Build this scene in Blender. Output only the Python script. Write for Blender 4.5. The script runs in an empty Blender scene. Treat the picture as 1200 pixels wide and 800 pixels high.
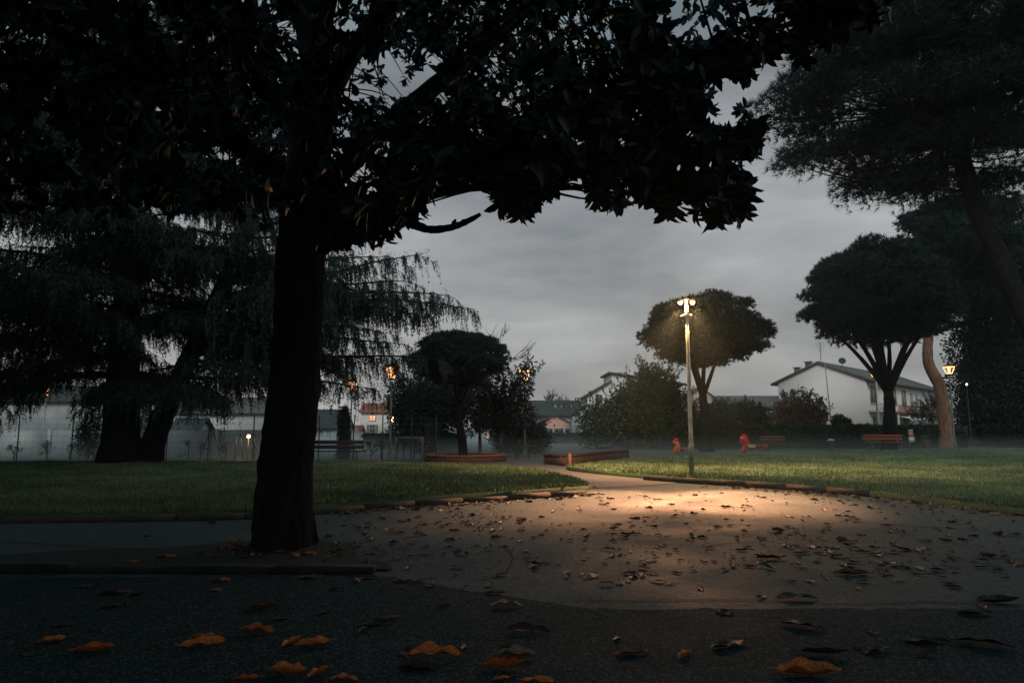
import bpy, math, random
import numpy as np
from mathutils import Vector, noise as mnoise

random.seed(7)
RNG = np.random.default_rng(7)
scn = bpy.context.scene
COL = scn.collection
PI = math.pi

# ------------------------------------------------------------------ camera model
CAMZ, F, PITCH = 1.25, 800.0, math.atan(102 / 800)
cp, sp = math.cos(PITCH), math.sin(PITCH)

def ray(u, v):
    x, y = (u - 600) / F, (400 - v) / F
    return np.array([x, cp - y * sp, sp + y * cp])

def at(u, v, Y):
    d = ray(u, v)
    return np.array([0, 0, CAMZ]) + d * (Y / d[1])

def gp(u, v, z=0.0):
    d = ray(u, v)
    t = (z - CAMZ) / d[2]
    return np.array([0, 0, CAMZ]) + d * t

def project(P):
    P = np.asarray(P, float)
    x, y, z = P[..., 0], P[..., 1], P[..., 2] - CAMZ
    f = y * cp + z * sp
    up = -y * sp + z * cp
    f = np.where(np.abs(f) < 1e-4, 1e-4, f)
    return 600 + F * x / f, 400 - F * up / f, f

# ------------------------------------------------------------------ mesh helpers
class MB:
    def __init__(self):
        self.v, self.l, self.c, self.n = [], [], [], 0

    def add(self, V, faces):
        V = np.asarray(V, float).reshape(-1, 3)
        for f in faces:
            self.l.append(np.asarray(f, np.int32) + self.n)
            self.c.append(np.array([len(f)], np.int32))
        self.v.append(V)
        self.n += len(V)

    def bulk(self, V, L, k):
        """V (M,3) verts, L (N,k) face indices"""
        V = np.asarray(V, float).reshape(-1, 3)
        L = np.asarray(L, np.int32)
        self.v.append(V)
        self.l.append((L + self.n).ravel())
        self.c.append(np.full(len(L), k, np.int32))
        self.n += len(V)

    def box(self, c, s, rz=0.0, tilt=None):
        c = np.asarray(c, float)
        s = np.asarray(s, float) / 2
        V = np.array([[x, y, z] for x in (-1, 1) for y in (-1, 1) for z in (-1, 1)], float) * s
        if tilt is not None:
            a = tilt
            V = V @ np.array([[1, 0, 0], [0, math.cos(a), math.sin(a)], [0, -math.sin(a), math.cos(a)]])
        if rz:
            a = rz
            V = V @ np.array([[math.cos(a), math.sin(a), 0], [-math.sin(a), math.cos(a), 0], [0, 0, 1]])
        self.add(V + c, [(0, 1, 3, 2), (4, 6, 7, 5), (0, 4, 5, 1), (2, 3, 7, 6), (0, 2, 6, 4), (1, 5, 7, 3)])
        return self

    def tube(self, P, R, n=8, cap=True, wob=0.0):
        P = np.asarray(P, float)
        m = len(P)
        R = np.broadcast_to(np.asarray(R, float), (m,))
        T = np.gradient(P, axis=0)
        T /= np.linalg.norm(T, axis=1, keepdims=True) + 1e-9
        ref = np.array([0.31, 0.95, 0.05]) if abs(T[0][2]) > 0.8 else np.array([0, 0, 1.0])
        A = np.cross(T, ref)
        A /= np.linalg.norm(A, axis=1, keepdims=True) + 1e-9
        B = np.cross(T, A)
        ang = np.arange(n) * 2 * PI / n
        rr = R[:, None] * np.ones(n)
        if wob:
            rr = rr * (1 + wob * RNG.standard_normal((m, n)))
        V = P[:, None, :] + rr[..., None] * (np.cos(ang)[None, :, None] * A[:, None, :] + np.sin(ang)[None, :, None] * B[:, None, :])
        i = np.arange(m - 1)[:, None] * n
        j = np.arange(n)[None, :]
        k = (j + 1) % n
        L = np.stack([i + j, i + k, i + n + k, i + n + j], -1).reshape(-1, 4)
        self.bulk(V, L, 4)
        if cap:
            b = self.n - m * n
            self.l.append(np.arange(n, dtype=np.int32)[::-1] + b); self.c.append(np.array([n], np.int32))
            self.l.append(np.arange(n, dtype=np.int32) + b + (m - 1) * n); self.c.append(np.array([n], np.int32))
        return self

    def lathe(self, c, prof, n=20):
        """prof: list of (r, z) from bottom to top"""
        c = np.asarray(c, float)
        P = [c + np.array([0, 0, z]) for r, z in prof]
        ang = np.arange(n) * 2 * PI / n
        V = np.array([[c[0] + r * math.cos(a), c[1] + r * math.sin(a), c[2] + z] for r, z in prof for a in ang])
        m = len(prof)
        i = np.arange(m - 1)[:, None] * n
        j = np.arange(n)[None, :]
        k = (j + 1) % n
        L = np.stack([i + j, i + k, i + n + k, i + n + j], -1).reshape(-1, 4)
        self.bulk(V, L, 4)
        b = self.n - m * n
        self.l.append(np.arange(n, dtype=np.int32)[::-1] + b); self.c.append(np.array([n], np.int32))
        self.l.append(np.arange(n, dtype=np.int32) + b + (m - 1) * n); self.c.append(np.array([n], np.int32))
        return self

    def prism(self, poly, axis_o, ax, ay, th):
        """extrude 2D polygon along normal; plane basis ax, ay at axis_o"""
        ax, ay = np.asarray(ax, float), np.asarray(ay, float)
        nz = np.cross(ax, ay)
        p = np.array([axis_o + x * ax + y * ay for x, y in poly])
        V = np.concatenate([p - nz * th / 2, p + nz * th / 2])
        n = len(poly)
        fs = [tuple(range(n))[::-1], tuple(range(n, 2 * n))]
        fs += [(i, (i + 1) % n, n + (i + 1) % n, n + i) for i in range(n)]
        self.add(V, fs)
        return self

    def build(self, name, mat, parent=None, smooth=False, origin=None, mats=None):
        V = np.concatenate(self.v)
        if parent is not None:
            r = parent
            while r.parent is not None:
                r = r.parent
            o = np.array(r.location)
        elif origin is not None:
            o = np.asarray(origin, float)
        else:
            o = np.array([(V[:, 0].min() + V[:, 0].max()) / 2, (V[:, 1].min() + V[:, 1].max()) / 2, V[:, 2].min()])
        me = bpy.data.meshes.new(name)
        L = np.concatenate(self.l).astype(np.int32)
        C = np.concatenate(self.c)
        me.vertices.add(len(V))
        me.vertices.foreach_set('co', (V - o).astype(np.float32).ravel())
        me.loops.add(len(L))
        me.loops.foreach_set('vertex_index', L)
        me.polygons.add(len(C))
        me.polygons.foreach_set('loop_start', np.concatenate([[0], np.cumsum(C)[:-1]]).astype(np.int32))
        if smooth:
            me.polygons.foreach_set('use_smooth', np.ones(len(C), bool))
        me.update(calc_edges=True)
        me.materials.append(mat)
        ob = bpy.data.objects.new(name, me)
        COL.objects.link(ob)
        if parent is not None:
            ob.parent = parent
        else:
            ob.location = o
        return ob

def tag(o, label, cat=None, group=None):
    o['label'] = label
    if cat: o['category'] = cat
    if group: o['group'] = group
    return o

def thing(name, label, cat, loc, group=None):
    o = bpy.data.objects.new(name, None)
    o.empty_display_size = 0.2
    COL.objects.link(o)
    o.location = [float(x) for x in loc]
    return tag(o, label, cat, group)

def struct(o):
    o['kind'] = 'structure'
    return o

def unit(V):
    return V / (np.linalg.norm(V, axis=-1, keepdims=True) + 1e-9)

def rvec(n, rng):
    return unit(rng.standard_normal((n, 3)))

def needles(mb, P, D, L, W, rng):
    """one thin triangle per entry"""
    n = len(P)
    S = unit(np.cross(D, rvec(n, rng))) * np.broadcast_to(W, (n,))[:, None] / 2
    V = np.stack([P - S, P + S, P + D * np.broadcast_to(L, (n,))[:, None]], 1)
    mb.bulk(V, np.arange(3 * n).reshape(n, 3), 3)

def diamonds(mb, P, D, L, W, rng, N=None):
    """small folded leaf: two triangles"""
    n = len(P)
    L = np.broadcast_to(L, (n,))[:, None]; W = np.broadcast_to(W, (n,))[:, None]
    S = unit(np.cross(D, rvec(n, rng) if N is None else N))
    U = np.cross(S, D)
    tip = P + D * L
    a = P + D * L * .45 + S * W / 2 + U * W * .18
    b = P + D * L * .45 - S * W / 2 + U * W * .18
    V = np.stack([P, a, tip, b], 1)
    i = np.arange(n)[:, None] * 4
    Ls = np.concatenate([i + np.array([[0, 1, 2]]), i + np.array([[0, 2, 3]])])
    mb.bulk(V, Ls, 3)

def blades(mb, P, D, N, L, W, fold=.22, droop=.12):
    """magnolia leaf: eight vertices, six faces, pointed and folded along the midrib"""
    n = len(P)
    L = np.broadcast_to(L, (n,))[:, None]; W = np.broadcast_to(W, (n,))[:, None]
    S = unit(np.cross(D, N)); U = np.cross(S, D)
    dr = droop * (.4 + 1.5 * RNG.random((n, 1)))
    def pt(t, w, f):
        return P + D * L * (t - .12 * dr * t * t) + S * W * w / 2 + U * (W * f * fold - L * dr * t * t)
    V = np.stack([pt(0, 0, 0), pt(.2, .66, .8), pt(.2, 0, 0), pt(.2, -.66, .8),
                  pt(.48, 1, 1), pt(.48, 0, 0), pt(.48, -1, 1),
                  pt(.78, .72, .8), pt(.78, 0, 0), pt(.78, -.72, .8), pt(1, 0, 0)], 1)
    i = np.arange(n)[:, None] * 11
    T = np.concatenate([i + np.array([[a, b, c]]) for a, b, c in ((0, 1, 2), (0, 2, 3), (7, 10, 8), (8, 10, 9))])
    base = mb.n
    Q = np.concatenate([i + np.array([[a, b, c, d]]) for a, b, c, d in ((1, 4, 5, 2), (2, 5, 6, 3), (4, 7, 8, 5), (5, 8, 9, 6))])
    mb.bulk(V, T, 3)
    mb.l.append((Q + base).astype(np.int32).ravel()); mb.c.append(np.full(len(Q), 4, np.int32))

def bez(p0, p1, p2, n):
    t = np.linspace(0, 1, n)[:, None]
    return (1 - t) ** 2 * p0 + 2 * t * (1 - t) * p1 + t * t * p2

def catmull(pts, n):
    pts = np.asarray(pts, float)
    P = np.concatenate([[2 * pts[0] - pts[1]], pts, [2 * pts[-1] - pts[-2]]])
    out = []
    for i in range(1, len(P) - 2):
        t = np.linspace(0, 1, n, endpoint=False)[:, None]
        a, b, c, d = P[i - 1], P[i], P[i + 1], P[i + 2]
        out.append(.5 * (2 * b + (c - a) * t + (2 * a - 5 * b + 4 * c - d) * t * t + (3 * b - a - 3 * c + d) * t ** 3))
    out.append(pts[-1:])
    return np.concatenate(out)

# ------------------------------------------------------------------ materials
def newmat(name):
    m = bpy.data.materials.new(name)
    m.use_nodes = True
    nt = m.node_tree
    return m, nt, nt.nodes['Principled BSDF']

def nd(nt, kind, **kw):
    n = nt.nodes.new(kind)
    for k, v in kw.items():
        if k.startswith('i_'):
            n.inputs[k[2:].replace('_', ' ')].default_value = v
        else:
            setattr(n, k, v)
    return n

def ramp(nt, src, stops):
    r = nt.nodes.new('ShaderNodeValToRGB')
    e = r.color_ramp.elements
    while len(e) < len(stops):
        e.new(.5)
    for el, (p, c) in zip(e, stops):
        el.position = p
        el.color = (*c, 1)
    nt.links.new(src, r.inputs[0])
    return r.outputs[0]

def noisemat(name, c1, c2, scale=8, rough=.8, bump=.3, bscale=None, detail=6, spec=.3, dist=.02, stretch=None):
    m, nt, b = newmat(name)
    tc = nd(nt, 'ShaderNodeTexCoord')
    vec = tc.outputs['Object']
    if stretch:
        mp = nd(nt, 'ShaderNodeMapping'); mp.inputs['Scale'].default_value = stretch
        nt.links.new(vec, mp.inputs[0]); vec = mp.outputs[0]
    n = nd(nt, 'ShaderNodeTexNoise', i_Scale=scale, i_Detail=detail)
    nt.links.new(vec, n.inputs['Vector'])
    nt.links.new(ramp(nt, n.outputs[0], [(.3, c1), (.7, c2)]), b.inputs['Base Color'])
    b.inputs['Roughness'].default_value = rough
    b.inputs['Specular IOR Level'].default_value = spec
    if bump:
        n2 = nd(nt, 'ShaderNodeTexNoise', i_Scale=bscale or scale * 4, i_Detail=5)
        nt.links.new(vec, n2.inputs['Vector'])
        bp = nd(nt, 'ShaderNodeBump', i_Strength=bump, i_Distance=dist)
        nt.links.new(n2.outputs[0], bp.inputs['Height'])
        nt.links.new(bp.outputs[0], b.inputs['Normal'])
    return m

def leafmat(name, cols, rough=.5, spec=.3, transl=0.0):
    """random colour per leaf (mesh island)"""
    m, nt, b = newmat(name)
    g = nd(nt, 'ShaderNodeNewGeometry')
    k = len(cols)
    c = ramp(nt, g.outputs['Random Per Island'], [(i / max(k - 1, 1), x) for i, x in enumerate(cols)])
    nt.links.new(c, b.inputs['Base Color'])
    b.inputs['Roughness'].default_value = rough
    b.inputs['Specular IOR Level'].default_value = spec
    return m

def emit(name, col, strength, base=(.8, .6, .4)):
    m, nt, b = newmat(name)
    b.inputs['Base Color'].default_value = (*base, 1)
    b.inputs['Emission Color'].default_value = (*col, 1)
    b.inputs['Emission Strength'].default_value = strength
    return m

def asphalt(name, c1, c2, c3, rough=(.42, .72), damp=.5):
    m, nt, b = newmat(name)
    tc = nd(nt, 'ShaderNodeTexCoord')
    vec = tc.outputs['Object']
    big = nd(nt, 'ShaderNodeTexNoise', i_Scale=.55, i_Detail=5, i_Roughness=.6)
    mid = nd(nt, 'ShaderNodeTexNoise', i_Scale=9, i_Detail=6)
    vor = nd(nt, 'ShaderNodeTexVoronoi', i_Scale=95)
    for n in (big, mid, vor):
        nt.links.new(vec, n.inputs['Vector'])
    mx = nd(nt, 'ShaderNodeMixRGB', blend_type='MIX'); mx.inputs[0].default_value = .45
    nt.links.new(big.outputs[0], mx.inputs[1]); nt.links.new(mid.outputs[0], mx.inputs[2])
    base = ramp(nt, mx.outputs[0], [(.36, c1), (.62, c2)])
    sep = nd(nt, 'ShaderNodeSeparateColor')
    nt.links.new(vor.outputs['Color'], sep.inputs[0])
    st = ramp(nt, sep.outputs[0], [(.70, (0, 0, 0)), (.98, (1, 1, 1))])
    m2 = nd(nt, 'ShaderNodeMixRGB', blend_type='MIX')
    m2.inputs[2].default_value = (*c3, 1)
    nt.links.new(st, m2.inputs[0]); nt.links.new(base, m2.inputs[1])
    nt.links.new(m2.outputs[0], b.inputs['Base Color'])
    rr = nd(nt, 'ShaderNodeMapRange')
    rr.inputs['From Min'].default_value = .35; rr.inputs['From Max'].default_value = .65
    rr.inputs['To Min'].default_value = rough[0]; rr.inputs['To Max'].default_value = rough[1]
    nt.links.new(big.outputs[0], rr.inputs['Value'])
    nt.links.new(rr.outputs[0], b.inputs['Roughness'])
    b.inputs['Specular IOR Level'].default_value = damp
    bp = nd(nt, 'ShaderNodeBump', i_Strength=.55, i_Distance=.006)
    nt.links.new(vor.outputs['Distance'], bp.inputs['Height'])
    bp2 = nd(nt, 'ShaderNodeBump', i_Strength=.35, i_Distance=.03)
    nt.links.new(mid.outputs[0], bp2.inputs['Height'])
    nt.links.new(bp.outputs[0], bp2.inputs['Normal'])
    nt.links.new(bp2.outputs[0], b.inputs['Normal'])
    return m

def barkmat(name, c1, c2, scale=6):
    m, nt, b = newmat(name)
    tc = nd(nt, 'ShaderNodeTexCoord')
    mp = nd(nt, 'ShaderNodeMapping'); mp.inputs['Scale'].default_value = (1, 1, .25)
    nt.links.new(tc.outputs['Object'], mp.inputs[0])
    v = nd(nt, 'ShaderNodeTexVoronoi', i_Scale=scale, feature='DISTANCE_TO_EDGE')
    n = nd(nt, 'ShaderNodeTexNoise', i_Scale=scale * 2, i_Detail=8)
    nt.links.new(mp.outputs[0], n.inputs['Vector'])
    mxv = nd(nt, 'ShaderNodeMixRGB'); mxv.inputs[0].default_value = .12
    nt.links.new(mp.outputs[0], mxv.inputs[1]); nt.links.new(n.outputs['Color'], mxv.inputs[2])
    nt.links.new(mxv.outputs[0], v.inputs['Vector'])
    nt.links.new(ramp(nt, n.outputs[0], [(.3, c1), (.7, c2)]), b.inputs['Base Color'])
    bp = nd(nt, 'ShaderNodeBump', i_Strength=.9, i_Distance=.04)
    ad = nd(nt, 'ShaderNodeMath', operation='MULTIPLY_ADD'); ad.inputs[1].default_value = 1.0
    nt.links.new(v.outputs['Distance'], ad.inputs[0]); nt.links.new(n.outputs[0], ad.inputs[2])
    nt.links.new(ad.outputs[0], bp.inputs['Height'])
    nt.links.new(bp.outputs[0], b.inputs['Normal'])
    b.inputs['Roughness'].default_value = .95
    b.inputs['Specular IOR Level'].default_value = .03
    return m

def brickmat(name, c1, c2, mortar, scale=4.0):
    m, nt, b = newmat(name)
    tc = nd(nt, 'ShaderNodeTexCoord')
    br = nd(nt, 'ShaderNodeTexBrick', i_Scale=scale)
    br.inputs['Color1'].default_value = (*c1, 1); br.inputs['Color2'].default_value = (*c2, 1)
    br.inputs['Mortar'].default_value = (*mortar, 1)
    br.inputs['Brick Width'].default_value = .9; br.inputs['Row Height'].default_value = .3
    br.inputs['Mortar Size'].default_value = .03
    nt.links.new(tc.outputs['Generated'], br.inputs['Vector'])
    nt.links.new(br.outputs[0], b.inputs['Base Color'])
    b.inputs['Roughness'].default_value = .85
    return m

def plain(name, c, rough=.6, metal=0.0, spec=.4):
    c2 = tuple(min(1, x * 1.18) for x in c); c1 = tuple(x * .8 for x in c)
    m = noisemat(name, c1, c2, scale=5, rough=rough, bump=.08, spec=spec)
    m.node_tree.nodes['Principled BSDF'].inputs['Metallic'].default_value = metal
    return m

def paintpole(name, c1, c2, thr=.5, scale=9):
    return noisemat(name, c1, c2, scale=scale, rough=.55, bump=.25, stretch=(1, 1, .35), detail=8)

M = {}
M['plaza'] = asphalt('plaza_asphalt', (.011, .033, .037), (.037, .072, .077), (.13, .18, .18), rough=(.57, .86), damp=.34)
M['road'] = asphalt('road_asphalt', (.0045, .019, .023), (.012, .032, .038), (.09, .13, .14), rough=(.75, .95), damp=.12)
M['path'] = asphalt('path_asphalt', (.10, .10, .097), (.15, .145, .14), (.2, .19, .18))
M['soil'] = noisemat('lawn_soil', (.04, .085, .05), (.08, .14, .07), scale=1.3, bump=.6, bscale=30)
M['dirt'] = noisemat('pit_dirt', (.012, .02, .018), (.026, .036, .030), scale=5, bump=.8, bscale=40)
M['ground'] = noisemat('gravel_ground', (.08, .085, .078), (.15, .15, .14), scale=.6, bump=.3, bscale=14)
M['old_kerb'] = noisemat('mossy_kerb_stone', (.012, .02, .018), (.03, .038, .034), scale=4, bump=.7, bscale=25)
M['kerb'] = noisemat('kerb_stone', (.05, .05, .046), (.11, .10, .09), scale=4, bump=.5, bscale=30)
M['crack'] = noisemat('joint_dirt', (.010, .012, .012), (.02, .022, .02), scale=20, bump=.3)
M['grass'] = leafmat('grass_blade', [(.046, .12, .074), (.095, .20, .11), (.18, .265, .13), (.33, .34, .19)], rough=.6, spec=.25)
def patchy(m, dark, scale):
    nt = m.node_tree; b = nt.nodes['Principled BSDF']
    src = b.inputs['Base Color'].links[0].from_socket
    tc = nt.nodes.new('ShaderNodeTexCoord'); n = nd(nt, 'ShaderNodeTexNoise', i_Scale=scale, i_Detail=4)
    nt.links.new(tc.outputs['Object'], n.inputs['Vector'])
    c = ramp(nt, n.outputs[0], [(.36, dark), (.6, (1, 1, 1))])
    mx = nd(nt, 'ShaderNodeMixRGB', blend_type='MULTIPLY'); mx.inputs[0].default_value = 1
    nt.links.new(src, mx.inputs[1]); nt.links.new(c, mx.inputs[2]); nt.links.new(mx.outputs[0], b.inputs['Base Color'])
patchy(M['grass'], (.50, .52, .55), .55)
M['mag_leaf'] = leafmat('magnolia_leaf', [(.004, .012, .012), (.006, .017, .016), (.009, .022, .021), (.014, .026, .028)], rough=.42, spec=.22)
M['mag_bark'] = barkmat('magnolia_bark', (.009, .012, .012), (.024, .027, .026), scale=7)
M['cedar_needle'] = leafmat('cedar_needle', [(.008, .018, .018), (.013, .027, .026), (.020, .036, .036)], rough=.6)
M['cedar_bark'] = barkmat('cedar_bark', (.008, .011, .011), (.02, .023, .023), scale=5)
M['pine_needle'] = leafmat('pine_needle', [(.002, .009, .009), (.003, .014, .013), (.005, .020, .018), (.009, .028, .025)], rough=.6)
M['pine_bark'] = barkmat('pine_bark', (.007, .009, .009), (.021, .021, .020), scale=6)
M['lit_bark'] = barkmat('rough_pine_bark', (.13, .08, .055), (.36, .23, .16), scale=6)  # pine bark with the lantern's orange glow put into its colour
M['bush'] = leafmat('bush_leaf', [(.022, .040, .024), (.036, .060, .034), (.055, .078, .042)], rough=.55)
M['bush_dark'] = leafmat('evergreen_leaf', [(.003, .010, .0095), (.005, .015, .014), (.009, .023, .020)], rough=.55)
M['bush_red'] = leafmat('russet_leaf', [(.055, .052, .032), (.12, .055, .04), (.16, .075, .055), (.07, .075, .045)], rough=.6)
M['hedge'] = leafmat('hedge_leaf', [(.014, .030, .020), (.022, .044, .028), (.032, .058, .036)], rough=.6)
M['ivy'] = leafmat('ivy_leaf', [(.012, .032, .026), (.022, .05, .038), (.03, .06, .045)], rough=.5)
M['twig'] = noisemat('bare_twig', (.045, .042, .038), (.08, .075, .068), scale=9, bump=0)
M['far_twig'] = noisemat('distant_twig', (.05, .045, .045), (.09, .08, .08), scale=2, bump=0)
M['white_wall'] = noisemat('white_render', (.76, .74, .72), (.85, .83, .81), scale=.5, bump=.1, bscale=40)
M['grey_wall'] = noisemat('grey_render', (.42, .45, .46), (.54, .56, .57), scale=.4, bump=.1, bscale=40)
M['pale_wall'] = noisemat('pale_concrete', (.27, .32, .33), (.46, .50, .50), scale=.7, bump=.3, bscale=14, detail=8)
M['pink_wall'] = noisemat('pink_render', (.62, .36, .30), (.74, .44, .37), scale=.5, bump=.1, bscale=40)
M['beige_wall'] = noisemat('beige_render', (.48, .40, .34), (.60, .50, .42), scale=.5, bump=.1, bscale=40)
M['roof_red'] = noisemat('red_roof_tile', (.20, .07, .05), (.32, .12, .09), scale=2.5, bump=.6, bscale=9, stretch=(1, 4, 1))
M['roof_dark'] = noisemat('dark_roof_tile', (.035, .045, .045), (.07, .08, .078), scale=2.5, bump=.6, bscale=9)
M['roof_brown'] = noisemat('brown_roof_tile', (.09, .065, .055), (.16, .11, .09), scale=2.5, bump=.6, bscale=9)
M['roof_grey'] = noisemat('grey_roof_tile', (.10, .105, .105), (.17, .17, .165), scale=2.5, bump=.6, bscale=9)
M['glass'] = plain('window_glass', (.03, .035, .04), rough=.12, spec=.6)
M['shutter'] = plain('brown_blind', (.16, .085, .06), rough=.6)
M['shutter_grey'] = plain('grey_shutter', (.22, .22, .22), rough=.6)
M['frame'] = plain('window_frame', (.6, .57, .54), rough=.5)
M['red_frame'] = plain('red_brown_trim', (.25, .09, .07), rough=.6)
M['bench_dark'] = noisemat('dark_bench_slat', (.045, .05, .048), (.09, .095, .09), scale=6, bump=.2, stretch=(.3, 6, 6))
M['bench_red'] = noisemat('red_bench_slat', (.28, .085, .055), (.40, .13, .08), scale=6, bump=.2, stretch=(.3, 6, 6))
M['bench_brown'] = noisemat('brown_bench_slat', (.11, .06, .04), (.18, .10, .07), scale=6, bump=.2, stretch=(.3, 6, 6))
M['iron'] = plain('dark_iron', (.06, .065, .065), rough=.5, metal=.3)
M['concrete'] = plain('bench_concrete', (.20, .2, .19), rough=.85)
M['pole'] = paintpole('peeling_pole_paint', (.07, .11, .10), (.42, .46, .42))
M['pole_green'] = paintpole('green_pole_paint', (.06, .13, .12), (.16, .25, .23), scale=6)
M['pole_grey'] = paintpole('grey_pole_paint', (.22, .28, .27), (.42, .48, .46), scale=6)
M['white_metal'] = plain('pale_lamp_metal', (.30, .28, .25), rough=.5)
M['lamp_hot'] = emit('lamp_lens_hot', (1.0, .46, .15), 9)
M['lamp_glow'] = emit('lantern_glow', (1.0, .42, .15), 3.2)
M['lamp_dim'] = emit('small_lamp_glow', (1.0, .42, .17), 9)
M['win_lit'] = emit('lit_window', (1.0, .42, .22), .9)
M['brick'] = brickmat('planter_brick', (.30, .12, .07), (.40, .17, .10), (.25, .20, .17))
M['brick_cap'] = noisemat('brick_coping', (.20, .105, .07), (.31, .16, .11), scale=7, bump=.4)
M['brick_dark'] = noisemat('old_brick', (.06, .036, .03), (.11, .06, .05), scale=9, bump=.5, bscale=20)
M['wood_post'] = noisemat('wooden_post', (.30, .16, .10), (.42, .23, .15), scale=6, bump=.4, stretch=(1, 1, .2))
M['orange'] = plain('orange_panel', (.62, .18, .045), rough=.45)
M['red'] = plain('red_panel', (.50, .035, .025), rough=.45)
M['darkred'] = plain('dark_red_panel', (.22, .03, .025), rough=.5)
M['yellow'] = plain('yellow_seat', (.5, .36, .14), rough=.5)
M['spring'] = plain('steel_spring', (.16, .18, .18), rough=.4, metal=.6)
M['sign_white'] = plain('white_board', (.78, .76, .74), rough=.5)
M['sign_pink'] = plain('pink_board', (.50, .30, .27), rough=.5)
M['bin'] = plain('brown_bin', (.12, .06, .05), rough=.5)
M['fence_wire'] = plain('galvanised_wire', (.16, .19, .19), rough=.5, metal=.2)
M['fence_post'] = plain('fence_post_paint', (.07, .09, .09), rough=.6)

def leaf_ground_mat(name, cols, rough=.5):
    m, nt, b = newmat(name)
    oi = nd(nt, 'ShaderNodeObjectInfo')
    k = len(cols)
    c = ramp(nt, oi.outputs['Random'], [(i / max(k - 1, 1), x) for i, x in enumerate(cols)])
    tc = nd(nt, 'ShaderNodeTexCoord')
    n = nd(nt, 'ShaderNodeTexNoise', i_Scale=22, i_Detail=6)
    nt.links.new(tc.outputs['Object'], n.inputs['Vector'])
    bl = ramp(nt, n.outputs[0], [(.32, (.38, .33, .3)), (.62, (1, 1, 1))])
    mx = nd(nt, 'ShaderNodeMixRGB', blend_type='MULTIPLY'); mx.inputs[0].default_value = 1
    nt.links.new(c, mx.inputs[1]); nt.links.new(bl, mx.inputs[2])
    nt.links.new(mx.outputs[0], b.inputs['Base Color'])
    b.inputs['Roughness'].default_value = rough
    b.inputs['Specular IOR Level'].default_value = .3
    return m
M['leaf_orange'] = leaf_ground_mat('orange_dry_leaf', [(.72, .22, .05), (.85, .30, .08), (.62, .17, .04)], .45)
M['leaf_brown'] = leaf_ground_mat('brown_dry_leaf', [(.13, .065, .045), (.26, .12, .07), (.34, .17, .11), (.09, .05, .04)], .55)
M['leaf_pale'] = leaf_ground_mat('pale_dry_leaf', [(.42, .28, .20), (.55, .42, .33), (.35, .2, .13)], .6)
M['leaf_dark'] = leaf_ground_mat('dark_dry_leaf', [(.045, .026, .022), (.075, .04, .03), (.11, .055, .04)], .5)
M['leaf_stuff'] = leafmat('small_dry_leaf', [(.05, .028, .022), (.12, .06, .04), (.24, .12, .07), (.40, .26, .18)], .6)

# ------------------------------------------------------------------ ground, pavement, lawns
def sheet(name, poly, z, mat, side=0.0):
    mb = MB()
    n = len(poly)
    P = np.array([[p[0], p[1], z] for p in poly])
    if side:
        Q = P.copy(); Q[:, 2] = z - side
        mb.add(np.concatenate([P, Q]), [tuple(range(n))] + [((i + 1) % n, i, n + i, n + (i + 1) % n) for i in range(n)])
    else:
        mb.add(P, [tuple(range(n))])
    o = mb.build(name, mat, origin=(0, 0, 0))
    if o.data.polygons[0].normal.z < 0:
        o.data.flip_normals()
    return struct(o)

sheet('ground', [(-700, -60), (700, -60), (700, 900), (-700, 900)], -.012, M['ground'])
plaza_px = [(-900, 612), (0, 606), (300, 604), (500, 583), (700, 570)]
sheet('pavement', [(-30, 4.6), (30, 4.6), (30, 20), (8, 21), (-.5, 21), (-6, 12), (-30, 12)], -.004, M['plaza'])
# near strip of darker asphalt ends at an uneven joint
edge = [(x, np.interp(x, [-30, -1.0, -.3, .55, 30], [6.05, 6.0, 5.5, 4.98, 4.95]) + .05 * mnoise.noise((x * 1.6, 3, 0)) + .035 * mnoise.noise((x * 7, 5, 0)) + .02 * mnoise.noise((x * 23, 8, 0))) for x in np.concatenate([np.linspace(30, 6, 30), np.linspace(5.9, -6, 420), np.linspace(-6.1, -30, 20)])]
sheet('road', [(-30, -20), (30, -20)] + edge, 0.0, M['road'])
pp = [gp(*q) for q in ((668, 572), (760, 566), (800, 558), (720, 551), (690, 548.5), (640, 545), (600, 543), (560, 541.5), (560, 538), (640, 540), (540, 528), (470, 530), (470, 541), (600, 548))]
path_poly = [gp(u, v)[:2] for u, v in ((655, 574), (790, 566), (800, 560), (757, 554.6), (722, 551), (690, 548.3), (660, 546.2), (640, 543.5), (600, 538), (520, 533), (430, 535), (430, 539), (520, 541), (590, 545.5), (640, 552), (672, 561))]
sheet('path', path_poly, .004, M['path'])

LZ = .10
left_px = [(-700, 612), (0, 602), (150, 600), (300, 597), (400, 589), (500, 581), (600, 575), (660, 571), (688, 569), (690, 567), (675, 561), (655, 555), (625, 549), (580, 545), (520, 542.5), (430, 541.5), (300, 541), (0, 541), (-700, 541)]
right_px = [(1900, 660), (1300, 607), (1200, 595.5), (1100, 583.5), (1000, 573.5), (900, 565.5), (811, 560), (750, 555.5), (700, 551), (668, 547.5), (664, 546), (690, 543), (740, 537), (850, 531), (1000, 528), (1200, 526), (1900, 524)]
left_poly = [gp(u, v, LZ)[:2] for u, v in left_px]
right_poly = [gp(u, v, LZ)[:2] for u, v in right_px]
sheet('lawn', left_poly, LZ, M['soil'], .12)
sheet('lawn', right_poly, LZ, M['soil'], .12)

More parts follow.
